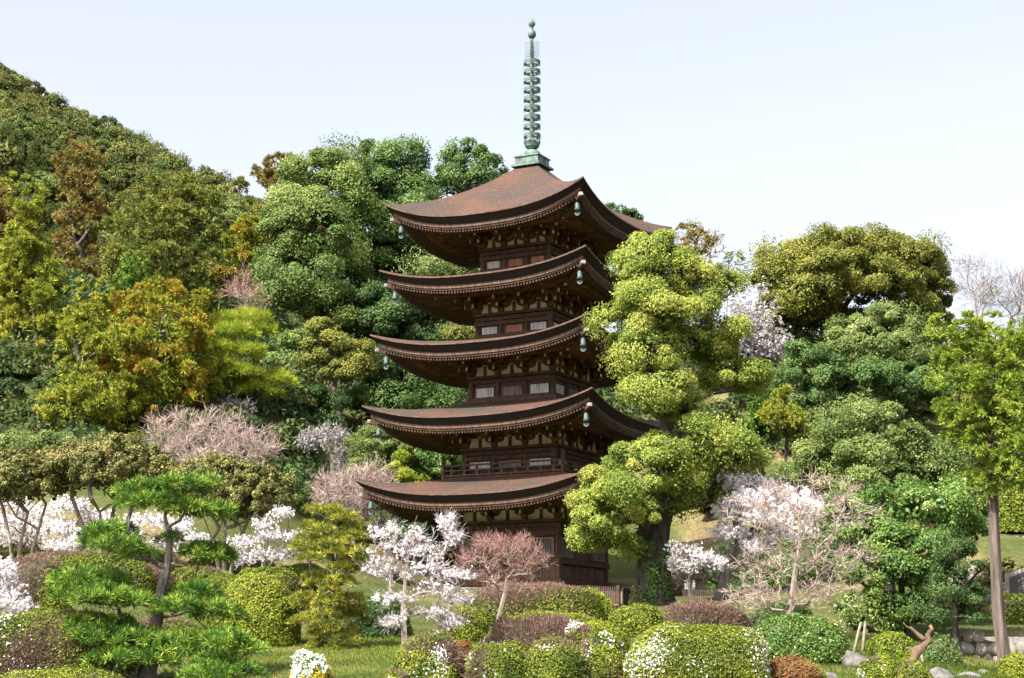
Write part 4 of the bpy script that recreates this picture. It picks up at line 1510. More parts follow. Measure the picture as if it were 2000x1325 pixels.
clipped('bush', 'dark bush on the slope behind the tall cedar trunk', 'bush', 1905, 1080, 84, 60, 90, M_ficus, noise=.15, leaf=1.2, vfun=lambda q, r: r.uniform(0, .7, len(q)))

# left of the pagoda, middle distance
tree('shrub_tree', 'light green bushy tree beside the second roof', 'tree', 735, 101, [(735, 868, 0, 52, 34), (705, 890, 0, 40, 32), (770, 890, 0, 42, 30), (730, 910, -.5, 50, 30)], M_lime if False else M_palegreen, bark_grey, .15, .8, 14)
tree('shrub_tree', 'green glossy bush tucked behind the balcony corner', 'tree', 845, 102, [(840, 895, 0, 40, 30), (880, 885, 0, 30, 30), (815, 915, 0, 36, 30), (865, 920, 0, 40, 30)], M_ficus, bark_dark, .15, .8, 14)
tree('shrub_tree', 'yellow green upright bush beside the lowest roof', 'tree', 785, 98, [(780, 895, 0, 20, 22), (775, 925, 0, 26, 28), (800, 940, 0, 30, 22)], M_lime, bark_dark, .1, .8, 12)
tree('shrub_tree', 'dark evergreen bush in shade left of the first storey', 'tree', 800, 96, [(770, 1010, 0, 50, 30), (830, 1020, 0, 50, 40), (790, 1060, 0, 60, 40), (850, 1080, 0, 50, 50), (740, 1060, 0, 45, 45)], M_dark, bark_dark, .2, .85, 16)
bare('bare_shrub', 'wide thicket of pinkish bare twigs below the orange cedar', 'bare shrub', 400, 90, [(345, 850, 0, 60, 45), (420, 845, 0, 75, 48), (490, 880, 0, 65, 45), (400, 890, -1, 90, 35)], bark_maple, twig_pink, [(400, 915), (402, 900)], .12, 80, 5, .7, .006, first=.2)
bare('bare_shrub', 'pinkish bare twiggy shrub above the lowest roof corner', 'bare shrub', 690, 90, [(660, 960, 0, 55, 40), (720, 940, 0, 55, 36), (700, 985, 0, 70, 40)], bark_maple, twig_pink, [(690, 1000), (692, 985)], .1, 90, 5, .7, .006, first=.2)
cherry('weeping_cherry', 'small white weeping cherry with a pale forked trunk', 'cherry tree', 648, 96, [(630, 835, 0, 40, 18), (660, 845, 0, 30, 18), (600, 850, 0, 20, 14), (668, 880, 0, 16, 12)], [(650, 900), (640, 870), (632, 840)], M_farblossom, .12, 24, 4, .08, 6, .7, bark=bark_grey, spread=.12)
cherry('weeping_cherry', 'small greyish weeping cherry behind the pink thicket', 'cherry tree', 455, 99, [(440, 778, 0, 34, 14), (475, 790, 0, 30, 16), (455, 800, 0, 30, 14)], [(456, 820), (455, 790)], M_farblossom, .1, 26, 5, .09, 6, .7, spread=.12)
cherry('weeping_cherry', 'small white weeping cherry at the lower roof tip', 'cherry tree', 735, 103, [(735, 770, 0, 16, 12)], [(740, 800), (738, 780)], M_farblossom, .06, 20, 3, .07, 5, .4, spread=.1) if False else None

# camellia trees with umbrella crowns
tree('camellia_tree', 'umbrella shaped camellia with slim stems at the left edge', 'camellia tree', 35, 70, [(35, 945, 0, 92, 60), (-20, 950, .5, 70, 50)], M_camellia, bark_maple, .10, 1, 9, cover=2.4, trunk=[(40, 1060), (55, 1000)], stems=[[(70, 1050), (90, 985)], [(20, 1060), (5, 990)]], first=.35, limbs=22, low=-.3, flat=.8)
tree('camellia_tree', 'broadest umbrella shaped camellia behind the black pine', 'camellia tree', 190, 70, [(150, 922, 0, 80, 58), (238, 925, -.4, 98, 66), (195, 915, .6, 80, 58)], M_camellia, bark_maple, .11, 1, 9, cover=2.4, trunk=[(200, 1060), (195, 1000)], stems=[[(170, 1050), (140, 970)], [(235, 1060), (262, 980)], [(210, 1060), (225, 980)]], first=.3, limbs=22, low=-.3, flat=.8)
tree('camellia_tree', 'umbrella shaped camellia with many red flowers', 'camellia tree', 440, 70, [(445, 965, 0, 116, 66), (470, 985, -.4, 90, 50)], M_camellia, bark_maple, .11, 1, 9, cover=2.4, trunk=[(438, 1070), (440, 1020)], stems=[[(420, 1070), (398, 1010)], [(460, 1075), (485, 1015)]], first=.3, limbs=22, low=-.3, flat=.8)
tree('camellia_tree', 'loose pale leaved camellia behind the two umbrella ones', 'camellia tree', 60, 80, [(40, 875, 0, 60, 26), (100, 870, 0, 60, 26), (0, 880, 0, 50, 24)], M_palegreen, bark_maple, .1, .9, 15)
tree('shrub_tree', 'small bright green sapling beside the red flowered camellia', 'tree', 562, 86, [(562, 930, 0, 22, 24), (570, 960, 0, 26, 30), (555, 985, 0, 24, 26)], M_broad, bark_dark, .06, .85, 13)
# white cherry band on the left
cherry('cherry_tree', 'white cherry in full bloom beneath the left umbrella camellia', 'cherry tree', 60, 78, [(10, 985, 0, 46, 14), (75, 1000, .5, 46, 14), (30, 1020, -1, 55, 14), (110, 1030, 0, 46, 13), (50, 1050, 0, 60, 13), (-10, 1050, 0, 40, 14), (120, 1068, -.6, 46, 12)], [(62, 1085), (60, 1050)], M_whiteblossom, .13, 60, 3, .07, 6, spread=.12, frac=.7)
cherry('cherry_tree', 'white cherry in full bloom beneath the broadest camellia', 'cherry tree', 175, 79, [(140, 985, 0, 40, 13), (190, 1010, .5, 40, 13), (160, 1045, -1, 55, 14), (225, 1030, 0, 46, 14), (215, 1065, -.5, 56, 13), (140, 1075, 0, 40, 11)], [(175, 1090), (172, 1060)], M_whiteblossom, .13, 55, 3, .07, 6, spread=.12, frac=.7)
cherry('cherry_tree', 'white cherry in bloom right behind the black pine trunk', 'cherry tree', 335, 78, [(290, 1015, 0, 44, 12), (350, 1025, 0, 40, 14), (385, 1055, 0, 40, 14), (320, 1060, 0, 46, 13), (260, 1050, .5, 34, 12)], [(340, 1095), (338, 1060)], M_whiteblossom, .13, 50, 3, .07, 6, spread=.12, frac=.7)
cherry('cherry_tree', 'white cherry with slanting sprays left of the yellow pine', 'cherry tree', 515, 68, [(480, 1062, 0, 40, 15), (530, 1045, 0, 36, 13), (550, 1002, 0, 26, 9), (520, 1022, 0, 24, 12), (470, 1092, 0, 36, 13), (575, 1050, 0, 28, 9), (520, 1085, 0, 40, 12), (560, 1080, .4, 24, 9)], [(515, 1100), (512, 1075)], M_whiteblossom, .09, 44, 3, .055, 6, spread=.09, frac=.75)
cherry('cherry_tree', 'white blossom branch coming in from the left edge', 'cherry tree', -40, 52, [(10, 1120, 0, 22, 26), (20, 1165, 0, 42, 24), (-20, 1140, 0, 40, 50), (40, 1185, 0, 30, 14)], [(-45, 1230), (-35, 1180)], M_whiteblossom, .08, 44, 4, .055, 6, spread=.09, frac=.8)

# the big camphor in front of the pagoda
tree('camphor_tree', 'big mossy trunked camphor with bright yellow green clumps before the pagoda', 'tree', 1280, 76,
     [(1285, 497, 0, 76, 42), (1264, 540, -1, 60, 48), (1325, 545, .5, 66, 52), (1264, 590, -1.5, 66, 48), (1234, 645, -1.5, 62, 52), (1300, 625, -1.5, 72, 50), (1345, 600, .8, 66, 50), (1345, 500, .8, 44, 34), (1340, 670, .5, 56, 40), (1395, 530, 1, 48, 42), (1420, 555, 1, 26, 30),
      (1418, 640, 1, 42, 46), (1395, 680, 1.5, 48, 40), (1264, 695, -1.5, 60, 48), (1290, 770, -1.5, 76, 42), (1345, 790, -1, 44, 28), (1285, 808, -1, 44, 26),
      (1430, 740, 1.8, 70, 46), (1475, 735, 2, 40, 36), (1340, 870, -2, 80, 42), (1420, 880, -.8, 66, 44), (1460, 895, 0, 42, 34), (1225, 895, -1.5, 54, 32), (1280, 900, -2.2, 60, 44),
      (1165, 960, -1.5, 50, 40), (1220, 955, -2.5, 72, 46), (1300, 960, -1.5, 66, 40), (1140, 1000, -1.2, 48, 44), (1190, 1020, -2, 66, 44), (1250, 1010, -1.5, 50, 40), (1160, 1050, -1.2, 44, 32), (1210, 1065, -.8, 36, 24), (1400, 960, .6, 50, 26), (1440, 930, 1, 40, 24)],
     M_camphor, bark_dark, .82, 1, 24, cover=2.5, trunk=[(1276, 1110), (1282, 1030), (1300, 950), (1318, 880), (1300, 760), (1290, 640)], limbs=6, low=-.6, first=.22, rt=.02, w=.3)
camphor = bpy.data.objects[[o.name for o in C.objects if o.name.startswith('camphor_tree')][-1]]
rg = np.random.default_rng(77)
tb_ = np.array(camphor.location)
iv = []
for cx, y0, y1, hw in ((1296, 1075, 1150, 12), (1270, 1100, 1180, 9), (1305, 1140, 1180, 10), (1262, 1060, 1090, 7)):
    n = 330
    py = rg.uniform(y0, y1, n)
    px = cx + rg.normal(size=n) * hw * .6
    p = np.array([at(a, c, 76) for a, c in zip(px, py)])
    xc = np.array([at(1279, c, 76)[0] for c in py])
    u = np.clip((p[:, 0] - xc) / .86, -1, 1)
    p[:, 1] = 76 - np.sqrt(1 - u * u) * .88 - rg.uniform(0, .1, n)
    nr = unit(np.stack([u, -np.sqrt(1 - u * u), np.full(n, .3)], 1) + rg.normal(size=(n, 3)) * .4)
    iv.append(leaf_quads(p, nr, .13, .09, rg, .4))
iv = np.concatenate(iv)
obj('ivy', quads_mesh('ivy', iv - tb_, rg.uniform(0, .8, len(iv))), M_broad, camphor)
# right hand trees
tree('evergreen_oak', 'glossy leaved evergreen with pale leaf clusters on the right', 'tree', 1735, 68,
     [(1700, 815, 0, 56, 32), (1640, 850, 0, 56, 34), (1745, 850, -1, 70, 40), (1600, 890, 0, 52, 34), (1680, 890, -1, 75, 44), (1790, 890, 0, 60, 44), (1830, 900, 0, 40, 36), (1720, 930, -1.5, 80, 44), (1810, 950, -.5, 70, 50), (1850, 930, 0, 50, 46), (1640, 935, 0, 50, 40), (1700, 970, -1.5, 70, 44), (1780, 985, -1, 70, 40), (1870, 965, 0, 46, 44), (1570, 925, .5, 44, 30)], M_palegreen, bark_dark, .3, 1.05, 22, cover=2.3)
tree('evergreen_oak', 'dense dark glossy evergreen sweeping low beside the bare maple', 'tree', 1760, 64,
     [(1740, 1000, 0, 84, 54), (1820, 1000, -.6, 84, 56), (1880, 1030, 0, 52, 56), (1690, 1040, 0, 66, 50), (1660, 1000, .6, 50, 40), (1900, 980, 1, 44, 44), (1770, 1060, -1.2, 75, 46), (1850, 1100, -.5, 44, 44), (1690, 1110, 0, 52, 44), (1750, 1120, -1.2, 70, 44), (1800, 1150, -.8, 56, 40), (1700, 1170, 0, 52, 36), (1660, 1190, 0, 38, 24), (1760, 1190, -1, 56, 36), (1720, 1215, -.5, 48, 22)], M_ficus, bark_dark, .25, 1.15, 24, cover=2.4)
tree('young_fir', 'slender dark conifer with a thin bare stem by the steps', 'tree', 1865, 60, [(1868, 1080, 0, 44, 26), (1845, 1120, 0, 40, 20), (1900, 1110, 0, 36, 20), (1868, 1150, 0, 54, 20), (1830, 1175, 0, 36, 18), (1905, 1180, 0, 38, 18), (1868, 1205, 0, 52, 16)], M_dark, bark_dark, .13, .85, 18, 'leaf', 1.5, trunk=[(1866, 1230), (1864, 1150), (1866, 1080)], low=-.5, inner=.05)
tree('cedar_tree', 'bright yellow green cedar with a tall bare trunk', 'tree', 1955, 56,
     [(1880, 640, 0, 54, 35), (1925, 680, 0, 56, 38), (1985, 640, 0, 44, 32), (2010, 680, 0, 49, 42), (1870, 700, 0, 49, 32), (1880, 745, -.5, 59, 38), (1950, 740, -.5, 61, 42), (2010, 760, 0, 49, 42), (1880, 800, 0, 49, 35), (1930, 810, -.6, 59, 40), (1990, 820, -.5, 54, 42), (1890, 855, 0, 44, 32), (1940, 870, -.5, 56, 40), (2000, 880, -.5, 56, 42), (1920, 915, 0, 46, 32), (1975, 930, -.4, 54, 32), (2020, 930, 0, 49, 35), (1905, 955, 0, 32, 28)],
     M_brightcedar, bark_cedar, .225, 1.2, 22, 'tuft', 2.2, trunk=[(1950, 1200), (1942, 1050), (1936, 900), (1938, 760), (1945, 650)], limbs=5, first=.62, up=.5, low=-.8, rt=.02)
# bare maples
bare('bare_maple', 'spreading leafless maple with pinkish twig tips on the right', 'maple', 1540, 60, [(1560, 960, 0, 120, 40), (1500, 990, 0, 90, 50), (1640, 1000, 0, 90, 45), (1580, 1060, 0, 130, 60), (1640, 1100, 0, 80, 40), (1500, 1110, 0, 70, 40), (1470, 1170, 0, 60, 28), (1600, 1160, 0, 80, 34)], bark_maple, twig_pink, [(1545, 1180), (1553, 1120), (1563, 1060), (1560, 1010)], .15, 62, 3, .40, .0072, first=.18, w=.28, flat=.7)
bare('bare_maple', 'small leafless maple with red tipped twigs before the pagoda', 'maple', 970, 58, [(985, 1085, 0, 70, 34), (930, 1095, 0, 46, 34), (1035, 1095, 0, 42, 36), (985, 1125, 0, 80, 34), (960, 1060, 0, 40, 14), (1010, 1062, 0, 40, 14)], bark_maple, twig_red, [(972, 1215), (985, 1165), (990, 1130)], .075, 60, 3, .34, .0045, first=.35, w=.22)
cherry('cherry_tree', 'slim white cherry in bloom in front of the pagoda base', 'cherry tree', 795, 49, [(760, 1040, 0, 50, 24), (810, 1050, .4, 50, 28), (845, 1075, 0, 40, 18), (872, 1025, 0, 18, 32), (890, 1050, 0, 22, 12), (765, 1080, 0, 56, 20), (840, 1110, -.3, 60, 18), (895, 1125, 0, 44, 14), (860, 1150, 0, 62, 16), (790, 1125, .4, 50, 16), (770, 1165, 0, 46, 14), (890, 1170, 0, 40, 14), (840, 1195, 0, 50, 12), (880, 1210, 0, 30, 14), (740, 1110, 0, 30, 14), (765, 1215, 0, 24, 10)], [(790, 1250), (788, 1190), (792, 1130), (800, 1070)], M_blossom, .09, 40, 3, .042, 6, spread=.06, first=.35, w=.35, frac=.6)
cherry('cherry_tree', 'large pale pink cherry in bloom behind the bare maple', 'cherry tree', 1400, 76, [(1440, 940, 0, 44, 14), (1510, 950, .5, 50, 16), (1470, 975, -1, 55, 15), (1560, 985, 0, 50, 15), (1620, 1000, .6, 44, 12), (1425, 1000, 0, 40, 14), (1500, 1010, -1, 60, 15), (1430, 1040, 0, 46, 14), (1545, 1035, 0, 50, 14), (1480, 1062, 0, 40, 12), (1600, 960, 1, 30, 10)], [(1420, 1120), (1450, 1040)], M_whiteblossom, .22, 40, 9, .085, 6, spread=.15, frac=.9, bark=bark_grey)
cherry('cherry_tree', 'small white cherry in bloom beside the camphor trunk', 'cherry tree', 1350, 74, [(1335, 1068, 0, 36, 14), (1370, 1088, 0, 34, 13), (1322, 1100, 0, 20, 14), (1398, 1100, 0, 24, 10), (1350, 1108, 0, 30, 10)], [(1348, 1150), (1350, 1105)], M_whiteblossom, .10, 30, 3, .065, 6, spread=.11, frac=.8, bark=bark_grey)
bare('bare_shrub', 'thicket of grey bare stems beside the white notice board', 'bare shrub', 1400, 78, [(1370, 1110, 0, 50, 40), (1430, 1090, 0, 50, 50), (1330, 1120, 0, 30, 36)], bark_grey, twig_pink, [(1402, 1150), (1405, 1130)], .10, 60, 3, .6, .006, first=.2)

# pines
pine('black_pine', 'trained black pine with flat needle pads in the left foreground', 'pine', 292, 46,
     [(275, 958, 0, 48, 13), (350, 950, -.2, 56, 13), (395, 945, .2, 30, 10), (310, 980, -.4, 50, 11), (370, 995, -.2, 54, 14), (425, 1000, 0, 32, 12), (250, 985, 0, 26, 11),
      (215, 1042, 0, 50, 18), (232, 1065, -.5, 46, 14), (195, 1060, -.2, 32, 13), (262, 1083, -.3, 36, 12), (330, 1052, .2, 22, 8), (400, 1082, .3, 52, 16), (430, 1090, .3, 30, 12),
      (150, 1130, 0, 46, 16), (215, 1135, .3, 36, 14), (140, 1160, -.3, 40, 16), (200, 1168, -.6, 62, 18), (262, 1178, -.4, 40, 12), (380, 1160, .2, 50, 14), (350, 1190, -.5, 50, 16), (420, 1195, -.2, 48, 16), (455, 1205, 0, 22, 11),
      (170, 1222, 0, 60, 16), (230, 1222, .3, 36, 14), (190, 1245, -.5, 60, 14), (270, 1250, -.5, 56, 16), (340, 1262, -.8, 56, 18), (400, 1255, -.4, 40, 16), (230, 1285, -.8, 50, 14), (300, 1290, -.8, 50, 14)],
     [(300, 1250), (313, 1165), (328, 1095), (332, 1050), (322, 1010), (335, 965)], M_pine, bark_grey, .24, .22, 30, .021, .8)
pine('black_pine', 'dark low pine boughs at the bottom left of centre', 'pine', 455, 43, [(440, 1252, 0, 46, 15), (485, 1268, 0, 32, 14), (425, 1290, 0, 40, 13), (460, 1312, -.2, 50, 14), (400, 1320, -.4, 40, 12)], [(455, 1320), (450, 1285), (452, 1260)], M_pine, bark_grey, .12, .20, 28, .021, .9)
rp = random.Random(5)
yp = [(640, 1000, 0, 34, 9), (610, 996, .2, 18, 7), (672, 1012, -.2, 30, 9)]
for i, y in enumerate(range(1028, 1275, 23)):
    wd = 62 + 14 * sin(i * 1.1)
    yp += [(645 - wd * .62 + rp.uniform(-8, 8), y + rp.uniform(-7, 7), rp.uniform(-.5, .4), wd * .40, 9), (650 + wd * .60 + rp.uniform(-8, 8), y + rp.uniform(-7, 7), rp.uniform(-.5, .4), wd * .42, 9), (648 + rp.uniform(-18, 18), y + 10 + rp.uniform(-5, 5), -.7, wd * .42, 9)]
pine('yellow_pine', 'small yellow green layered pine on the lawn', 'pine', 628, 55, yp, [(632, 1230), (650, 1150), (654, 1080), (650, 1010)], M_ypine, bark_grey, .13, .17, 20, .02, .62)
# ------------------------------------------------------------------ clipped shrubs
def patches(brown=.3, flower=0.0, seed=1, f=2.2, top=.15, lo=.0, hi=.6, ff=3.5):
    def g(q, r):
        n1 = .5 + .5 * wav(q, f, seed) + .14 * r.normal(size=len(q))
        v = lo + (hi - lo) * np.clip(.5 + .28 * wav(q, f * 1.7, seed + 3) + .30 * r.normal(size=len(q)) + top * (q[:, 2] - .4), 0, 1)
        br = n1 < brown * 1.15 - .03
        v = np.where(br, .68 + .2 * np.clip(.5 + .35 * r.normal(size=len(q)), 0, 1), v)
        if flower:
            n2 = .5 + .5 * wav(q, ff, seed + 9) + .22 * r.normal(size=len(q))
            fl = (n2 < flower * .75) & (r.uniform(0, 1, len(q)) < .38)
            v = np.where(fl, .95, v)
        return v
    return g


SH = 'clipped azalea mounds of the garden'


def sh(label, px, pyb, Y, rx, h, mat=None, **k):
    vf = k.pop('vf', None)
    return clipped('azalea_shrub', label, 'shrub', px, pyb, Y, rx, h, mat or M_shrub, vfun=vf, group=SH, **k)


sh('rounded green shrub just right of the front cherry trunk', 842, 1345, 45, 68, 107, vf=patches(.16, .10, 3))
sh('low rounded green shrub with sparse white flowers bottom centre', 972, 1345, 44.5, 64, 85, vf=patches(.12, .16, 5, hi=.5))
sh('rounded green shrub with scattered white flowers, next to the low one', 1082, 1345, 44.5, 68, 97, vf=patches(.1, .22, 6, hi=.55))
sh('tall narrow shrub with reddish leaves at the end of the brown mound', 1178, 1345, 46.5, 48, 108, vf=patches(.35, .04, 12, hi=.55))
sh('largest shrub with a broad patch of white flowers', 1360, 1350, 46, 132, 128, vf=patches(.08, .30, 8, lo=.05, ff=2.6), n=2.9)
def mound_v(q, r):
    g = np.clip(.33 + .16 * wav(q, 4, 3) + .16 * r.normal(size=len(q)) + .1 * q[:, 2], 0, .62)
    e = .16 * wav(q, 5, 8) + .06 * r.normal(size=len(q))
    br = (q[:, 0] < .28 + e) & (q[:, 0] > -.88 + e) & (q[:, 2] > .38 + e) & (q[:, 2] < .93 + e * .4)
    g = np.where(br, .68 + .2 * np.clip(.5 + .35 * r.normal(size=len(q)), 0, 1), g)
    return np.where(br & (wav(q, 6, 4) > .95) & (r.uniform(0, 1, len(q)) < .5), .95, g)


sh('long mound with a bare brown front behind the round shrubs', 1085, 1320, 51, 142, 118, ry=110, vf=mound_v)
sh('dense brownish green dome beside the camphor foot', 1245, 1255, 60, 54, 72, vf=lambda q, r: np.clip(.30 + .25 * r.normal(size=len(q)), 0, .62) * 1.0)
sh('long mauve brown mound below the bare cherry stems', 1378, 1258, 61, 85, 76, vf=patches(.72, .0, 14, f=1.5))
sh('wide hedge with brown and yellow green patches below the pagoda', 1040, 1235, 65, 125, 92, ry=100, vf=patches(.55, .0, 16, f=2.0), n=3)
sh('bright leafy round bush at the fence corner', 1148, 1225, 67, 46, 74, mat=M_lime, vf=lambda q, r: np.clip(.25 + .3 * r.normal(size=len(q)), 0, .9), noise=.1, leaf=1.3)
sh('large round yellow green shrub right of the black pine', 492, 1290, 56, 92, 166, vf=patches(.04, .0, 31, lo=.1), n=2.3)
sh('darker green dome behind the large round shrub', 425, 1215, 62, 52, 92, vf=patches(.05, 0, 32, hi=.42))
sh('mauve brown clipped dome at the left edge', 76, 1205, 60, 56, 110, vf=patches(.85, .0, 33, f=1.2), n=2.8)
sh('low green hedge top behind the black pine', 150, 1140, 66, 140, 56, ry=45, vf=patches(.25, 0, 34, hi=.45), n=3.2)
sh('big dark reddish brown mound in the bottom left corner', 95, 1350, 46.5, 165, 156, ry=100, vf=patches(.52, .01, 35, f=1.5, hi=.6), n=3)
sh('olive hedge mound between the camellia stems', 270, 1165, 67, 70, 64, vf=patches(.45, 0, 51, hi=.36))
sh('low dark green hedge under the slanting white cherry', 520, 1170, 66, 70, 60, vf=patches(.1, 0, 52, hi=.4))
sh('brownish hedge mound behind the black pine trunk', 385, 1180, 69, 60, 74, vf=patches(.4, 0, 53, hi=.5))
sh('low green hedge at the feet of the red flowered camellia', 450, 1128, 72, 80, 40, vf=patches(.2, 0, 54, hi=.42), n=3)
sh('olive hedge below the slanting white cherry sprays', 590, 1150, 73, 60, 46, vf=patches(.3, 0, 55, hi=.4), n=3)
sh('low hedge among the white cherries at the far left', 60, 1110, 73, 110, 30, ry=40, vf=patches(.25, 0, 56, hi=.45), n=3)
sh('low hedge strip below the broadest camellia', 250, 1105, 75, 90, 34, ry=40, vf=patches(.3, 0, 57, hi=.4), n=3)
sh('green clipped hedge in shade behind the pine foot', 330, 1290, 53, 90, 80, ry=50, vf=patches(.4, .0, 36, hi=.34))
sh('low green strip of hedge at the bottom left edge', 120, 1350, 43.5, 130, 42, ry=30, vf=patches(.15, .0, 37, lo=.1), n=3)
sh('yellow leafed bush at the foot of the cherry', 905, 1262, 57, 44, 72, vf=patches(.15, 0, 38, lo=.1), noise=.1)
sh('dark green bush in the shade behind the cherry trunk', 735, 1265, 60, 60, 96, mat=M_dark, vf=lambda q, r: r.uniform(0, .9, len(q)), noise=.12)
sh('small orange brown shrub beside the long mound', 905, 1275, 52, 24, 24, mat=M_redshrub, vf=lambda q, r: r.uniform(.3, .62, len(q)))
sh('low red leaved shrub on the right', 1557, 1345, 46, 58, 60, mat=M_redshrub, vf=lambda q, r: np.where(wav(q, 3, 5) > .75, r.uniform(.64, .7, len(q)), np.clip(.42 + .16 * r.normal(size=len(q)), 0, .62)))
sh('small round yellow green shrub under the dead branch', 1716, 1345, 47, 36, 60, vf=patches(.15, .05, 41, lo=.1))
sh('small loose yellow green bush behind the round one', 1745, 1290, 55, 42, 52, mat=M_lime, vf=lambda q, r: np.clip(.2 + .25 * r.normal(size=len(q)), 0, .8), noise=.14, leaf=1.3)
sh('large loose green bush below the bare maple', 1560, 1315, 54, 92, 110, mat=M_ficus, vf=lambda q, r: np.clip(.45 + .28 * r.normal(size=len(q)), 0, .95), noise=.12, leaf=1.2)
sh('dark green bush at the maple foot', 1525, 1240, 63, 60, 60, mat=M_broad, vf=lambda q, r: r.uniform(0, .9, len(q)), noise=.12)
sh('rounded bush at the bottom right corner', 1985, 1340, 50, 30, 62, vf=patches(.05, .0, 44, lo=.2))
sh('narrow clipped hedge bush left of the camphor foot', 1245, 1190, 75, 13, 46, mat=M_palegreen, vf=lambda q, r: r.uniform(.2, .8, len(q)), n=4)
sh('small yellow green tuft of shrub between dead branch and boulders', 1790, 1345, 46, 34, 48, vf=patches(.2, 0, 46, lo=.15), noise=.14)
sh('low green shrub right of the dead branch', 1838, 1290, 57, 30, 40, mat=M_broad, vf=lambda q, r: r.uniform(.1, 1, len(q)), noise=.14)
sh('low bright green shrub at the foot of the front cherry', 770, 1345, 44, 30, 34, vf=patches(.3, .02, 48, lo=.2), noise=.12)
clipped('flower_bush', 'small bush of white and yellow flowers on the lawn', 'flower bush', 606, 1345, 45, 34, 66, M_yellowfl, noise=.14, leaf=1.15,
        vfun=lambda q, r: np.where(q[:, 2] + .3 * wav(q, 4, 2) < .42, np.where(r.uniform(0, 1, len(q)) < .55, .9, .2), np.where(r.uniform(0, 1, len(q)) < .72, .36 + .4 * r.uniform(0, .8, len(q)), r.uniform(0, .3, len(q)))), core=core_green)
hb_ = clipped('hedge', 'square clipped hedge in front of the black stone tablet', 'hedge', 1990, 1203, 69, 46, 42, M_shrub, vfun=patches(.08, 0, 50, hi=.45), n=6, ry=20)
tree('camellia_bush', 'camellia bush with red flowers behind the cedar trunk', 'camellia', 1950, 72, [(1945, 1115, 0, 34, 22), (1970, 1108, 0, 24, 18), (1920, 1135, 0, 28, 24), (1955, 1140, 0, 30, 22)], M_camellia, bark_dark, .06, 1, 14)

# ------------------------------------------------------------------ rocks, stone walls, steps
rock('boulder', 'pale boulder behind the leaning pole', 1668, 1315, 53, 36, 48)
rock('boulder', 'grey boulder under the small yellow green bush', 1722, 1300, 57, 24, 34)
rock('boulder', 'dark grey boulder at the foot of the dead branch', 1838, 1345, 49, 32, 40)
rock('boulder', 'wide low pale boulder at the bottom right', 1888, 1345, 50, 34, 34)
rock('boulder', 'small upright stone beside the cedar trunk', 1922, 1340, 52, 14, 30)
rock('boulder', 'small pale stone at the bottom beside the red shrub', 1622, 1345, 46, 20, 36)
rock('boulder', 'small mid grey stone behind the dead branch', 1800, 1280, 60, 14, 24)
rock('boulder', 'weathered grey rock face above the camellias', 630, 985, 98, 42, 62, ry=.5)
rock('boulder', 'pale grey rock among the pinkish twigs', 520, 930, 97, 28, 36, ry=.5)
rock('boulder', 'low stone beside the front brown mound', 945, 1280, 53, 12, 12)


def stone_wall(label, p1, p2, Y1, Y2, htop1, htop2, sz=.42, name='stone_wall'):
    """rounded stones laid against a dark bank, from pixel p1 to p2 (foot), with pixel heights"""
    SEED[0] += 1
    r = np.random.default_rng(SEED[0])
    a, b = at(p1[0], p1[1], Y1), at(p2[0], p2[1], Y2)
    ha = at(p1[0], p1[1] - htop1, Y1)[2] - a[2]
    hbz = at(p2[0], p2[1] - htop2, Y2)[2] - b[2]
    d = b - a
    L = float(np.hypot(d[0], d[1]))
    g = min(ground(a[0], a[1]), ground(b[0], b[1]), a[2], b[2]) - .3
    root = thing(name, label, 'stone wall', (a[0], a[1], g), math.atan2(d[1], d[0]))
    back = MB()
    za, zb = a[2] + ha - g, b[2] + hbz - g
    vs = [(0, .12, 0), (L, .12, 0), (L, .6, 0), (0, .6, 0), (0, .12, za - .1), (L, .12, zb - .1), (L, .6, zb - .1), (0, .6, za - .1)]
    back.add(vs, [(0, 1, 5, 4), (1, 2, 6, 5), (2, 3, 7, 6), (3, 0, 4, 7), (4, 5, 6, 7), (0, 3, 2, 1)])
    back.build('backing', [mortar], root)
    bm = bmesh.new()
    z = sz * .35
    row = 0
    while z < max(za, zb):
        x = (row % 2) * sz * .5
        while x < L:
            wd = sz * r.uniform(.8, 1.5)
            top = za + (zb - za) * min(1, x / L)
            if z < top:
                res = bmesh.ops.create_icosphere(bm, subdivisions=2, radius=1)
                k = rdirs(r, 11)
                for v in res['verts']:
                    q = np.array(v.co)
                    s_ = 1.0
                    for kk in k:
                        t = float(kk @ q)
                        if t > .66:
                            s_ = min(s_, .66 / t)
                    q = q * s_
                    v.co = (x + wd / 2 + q[0] * wd * .68, .12 + q[1] * sz * .4, z + q[2] * sz * .64)
            x += wd
        z += sz * .86
        row += 1
    me = bpy.data.meshes.new('stones')
    bm.to_mesh(me)
    bm.free()
    obj('stones', me, wall_stone, root, True)
    return root


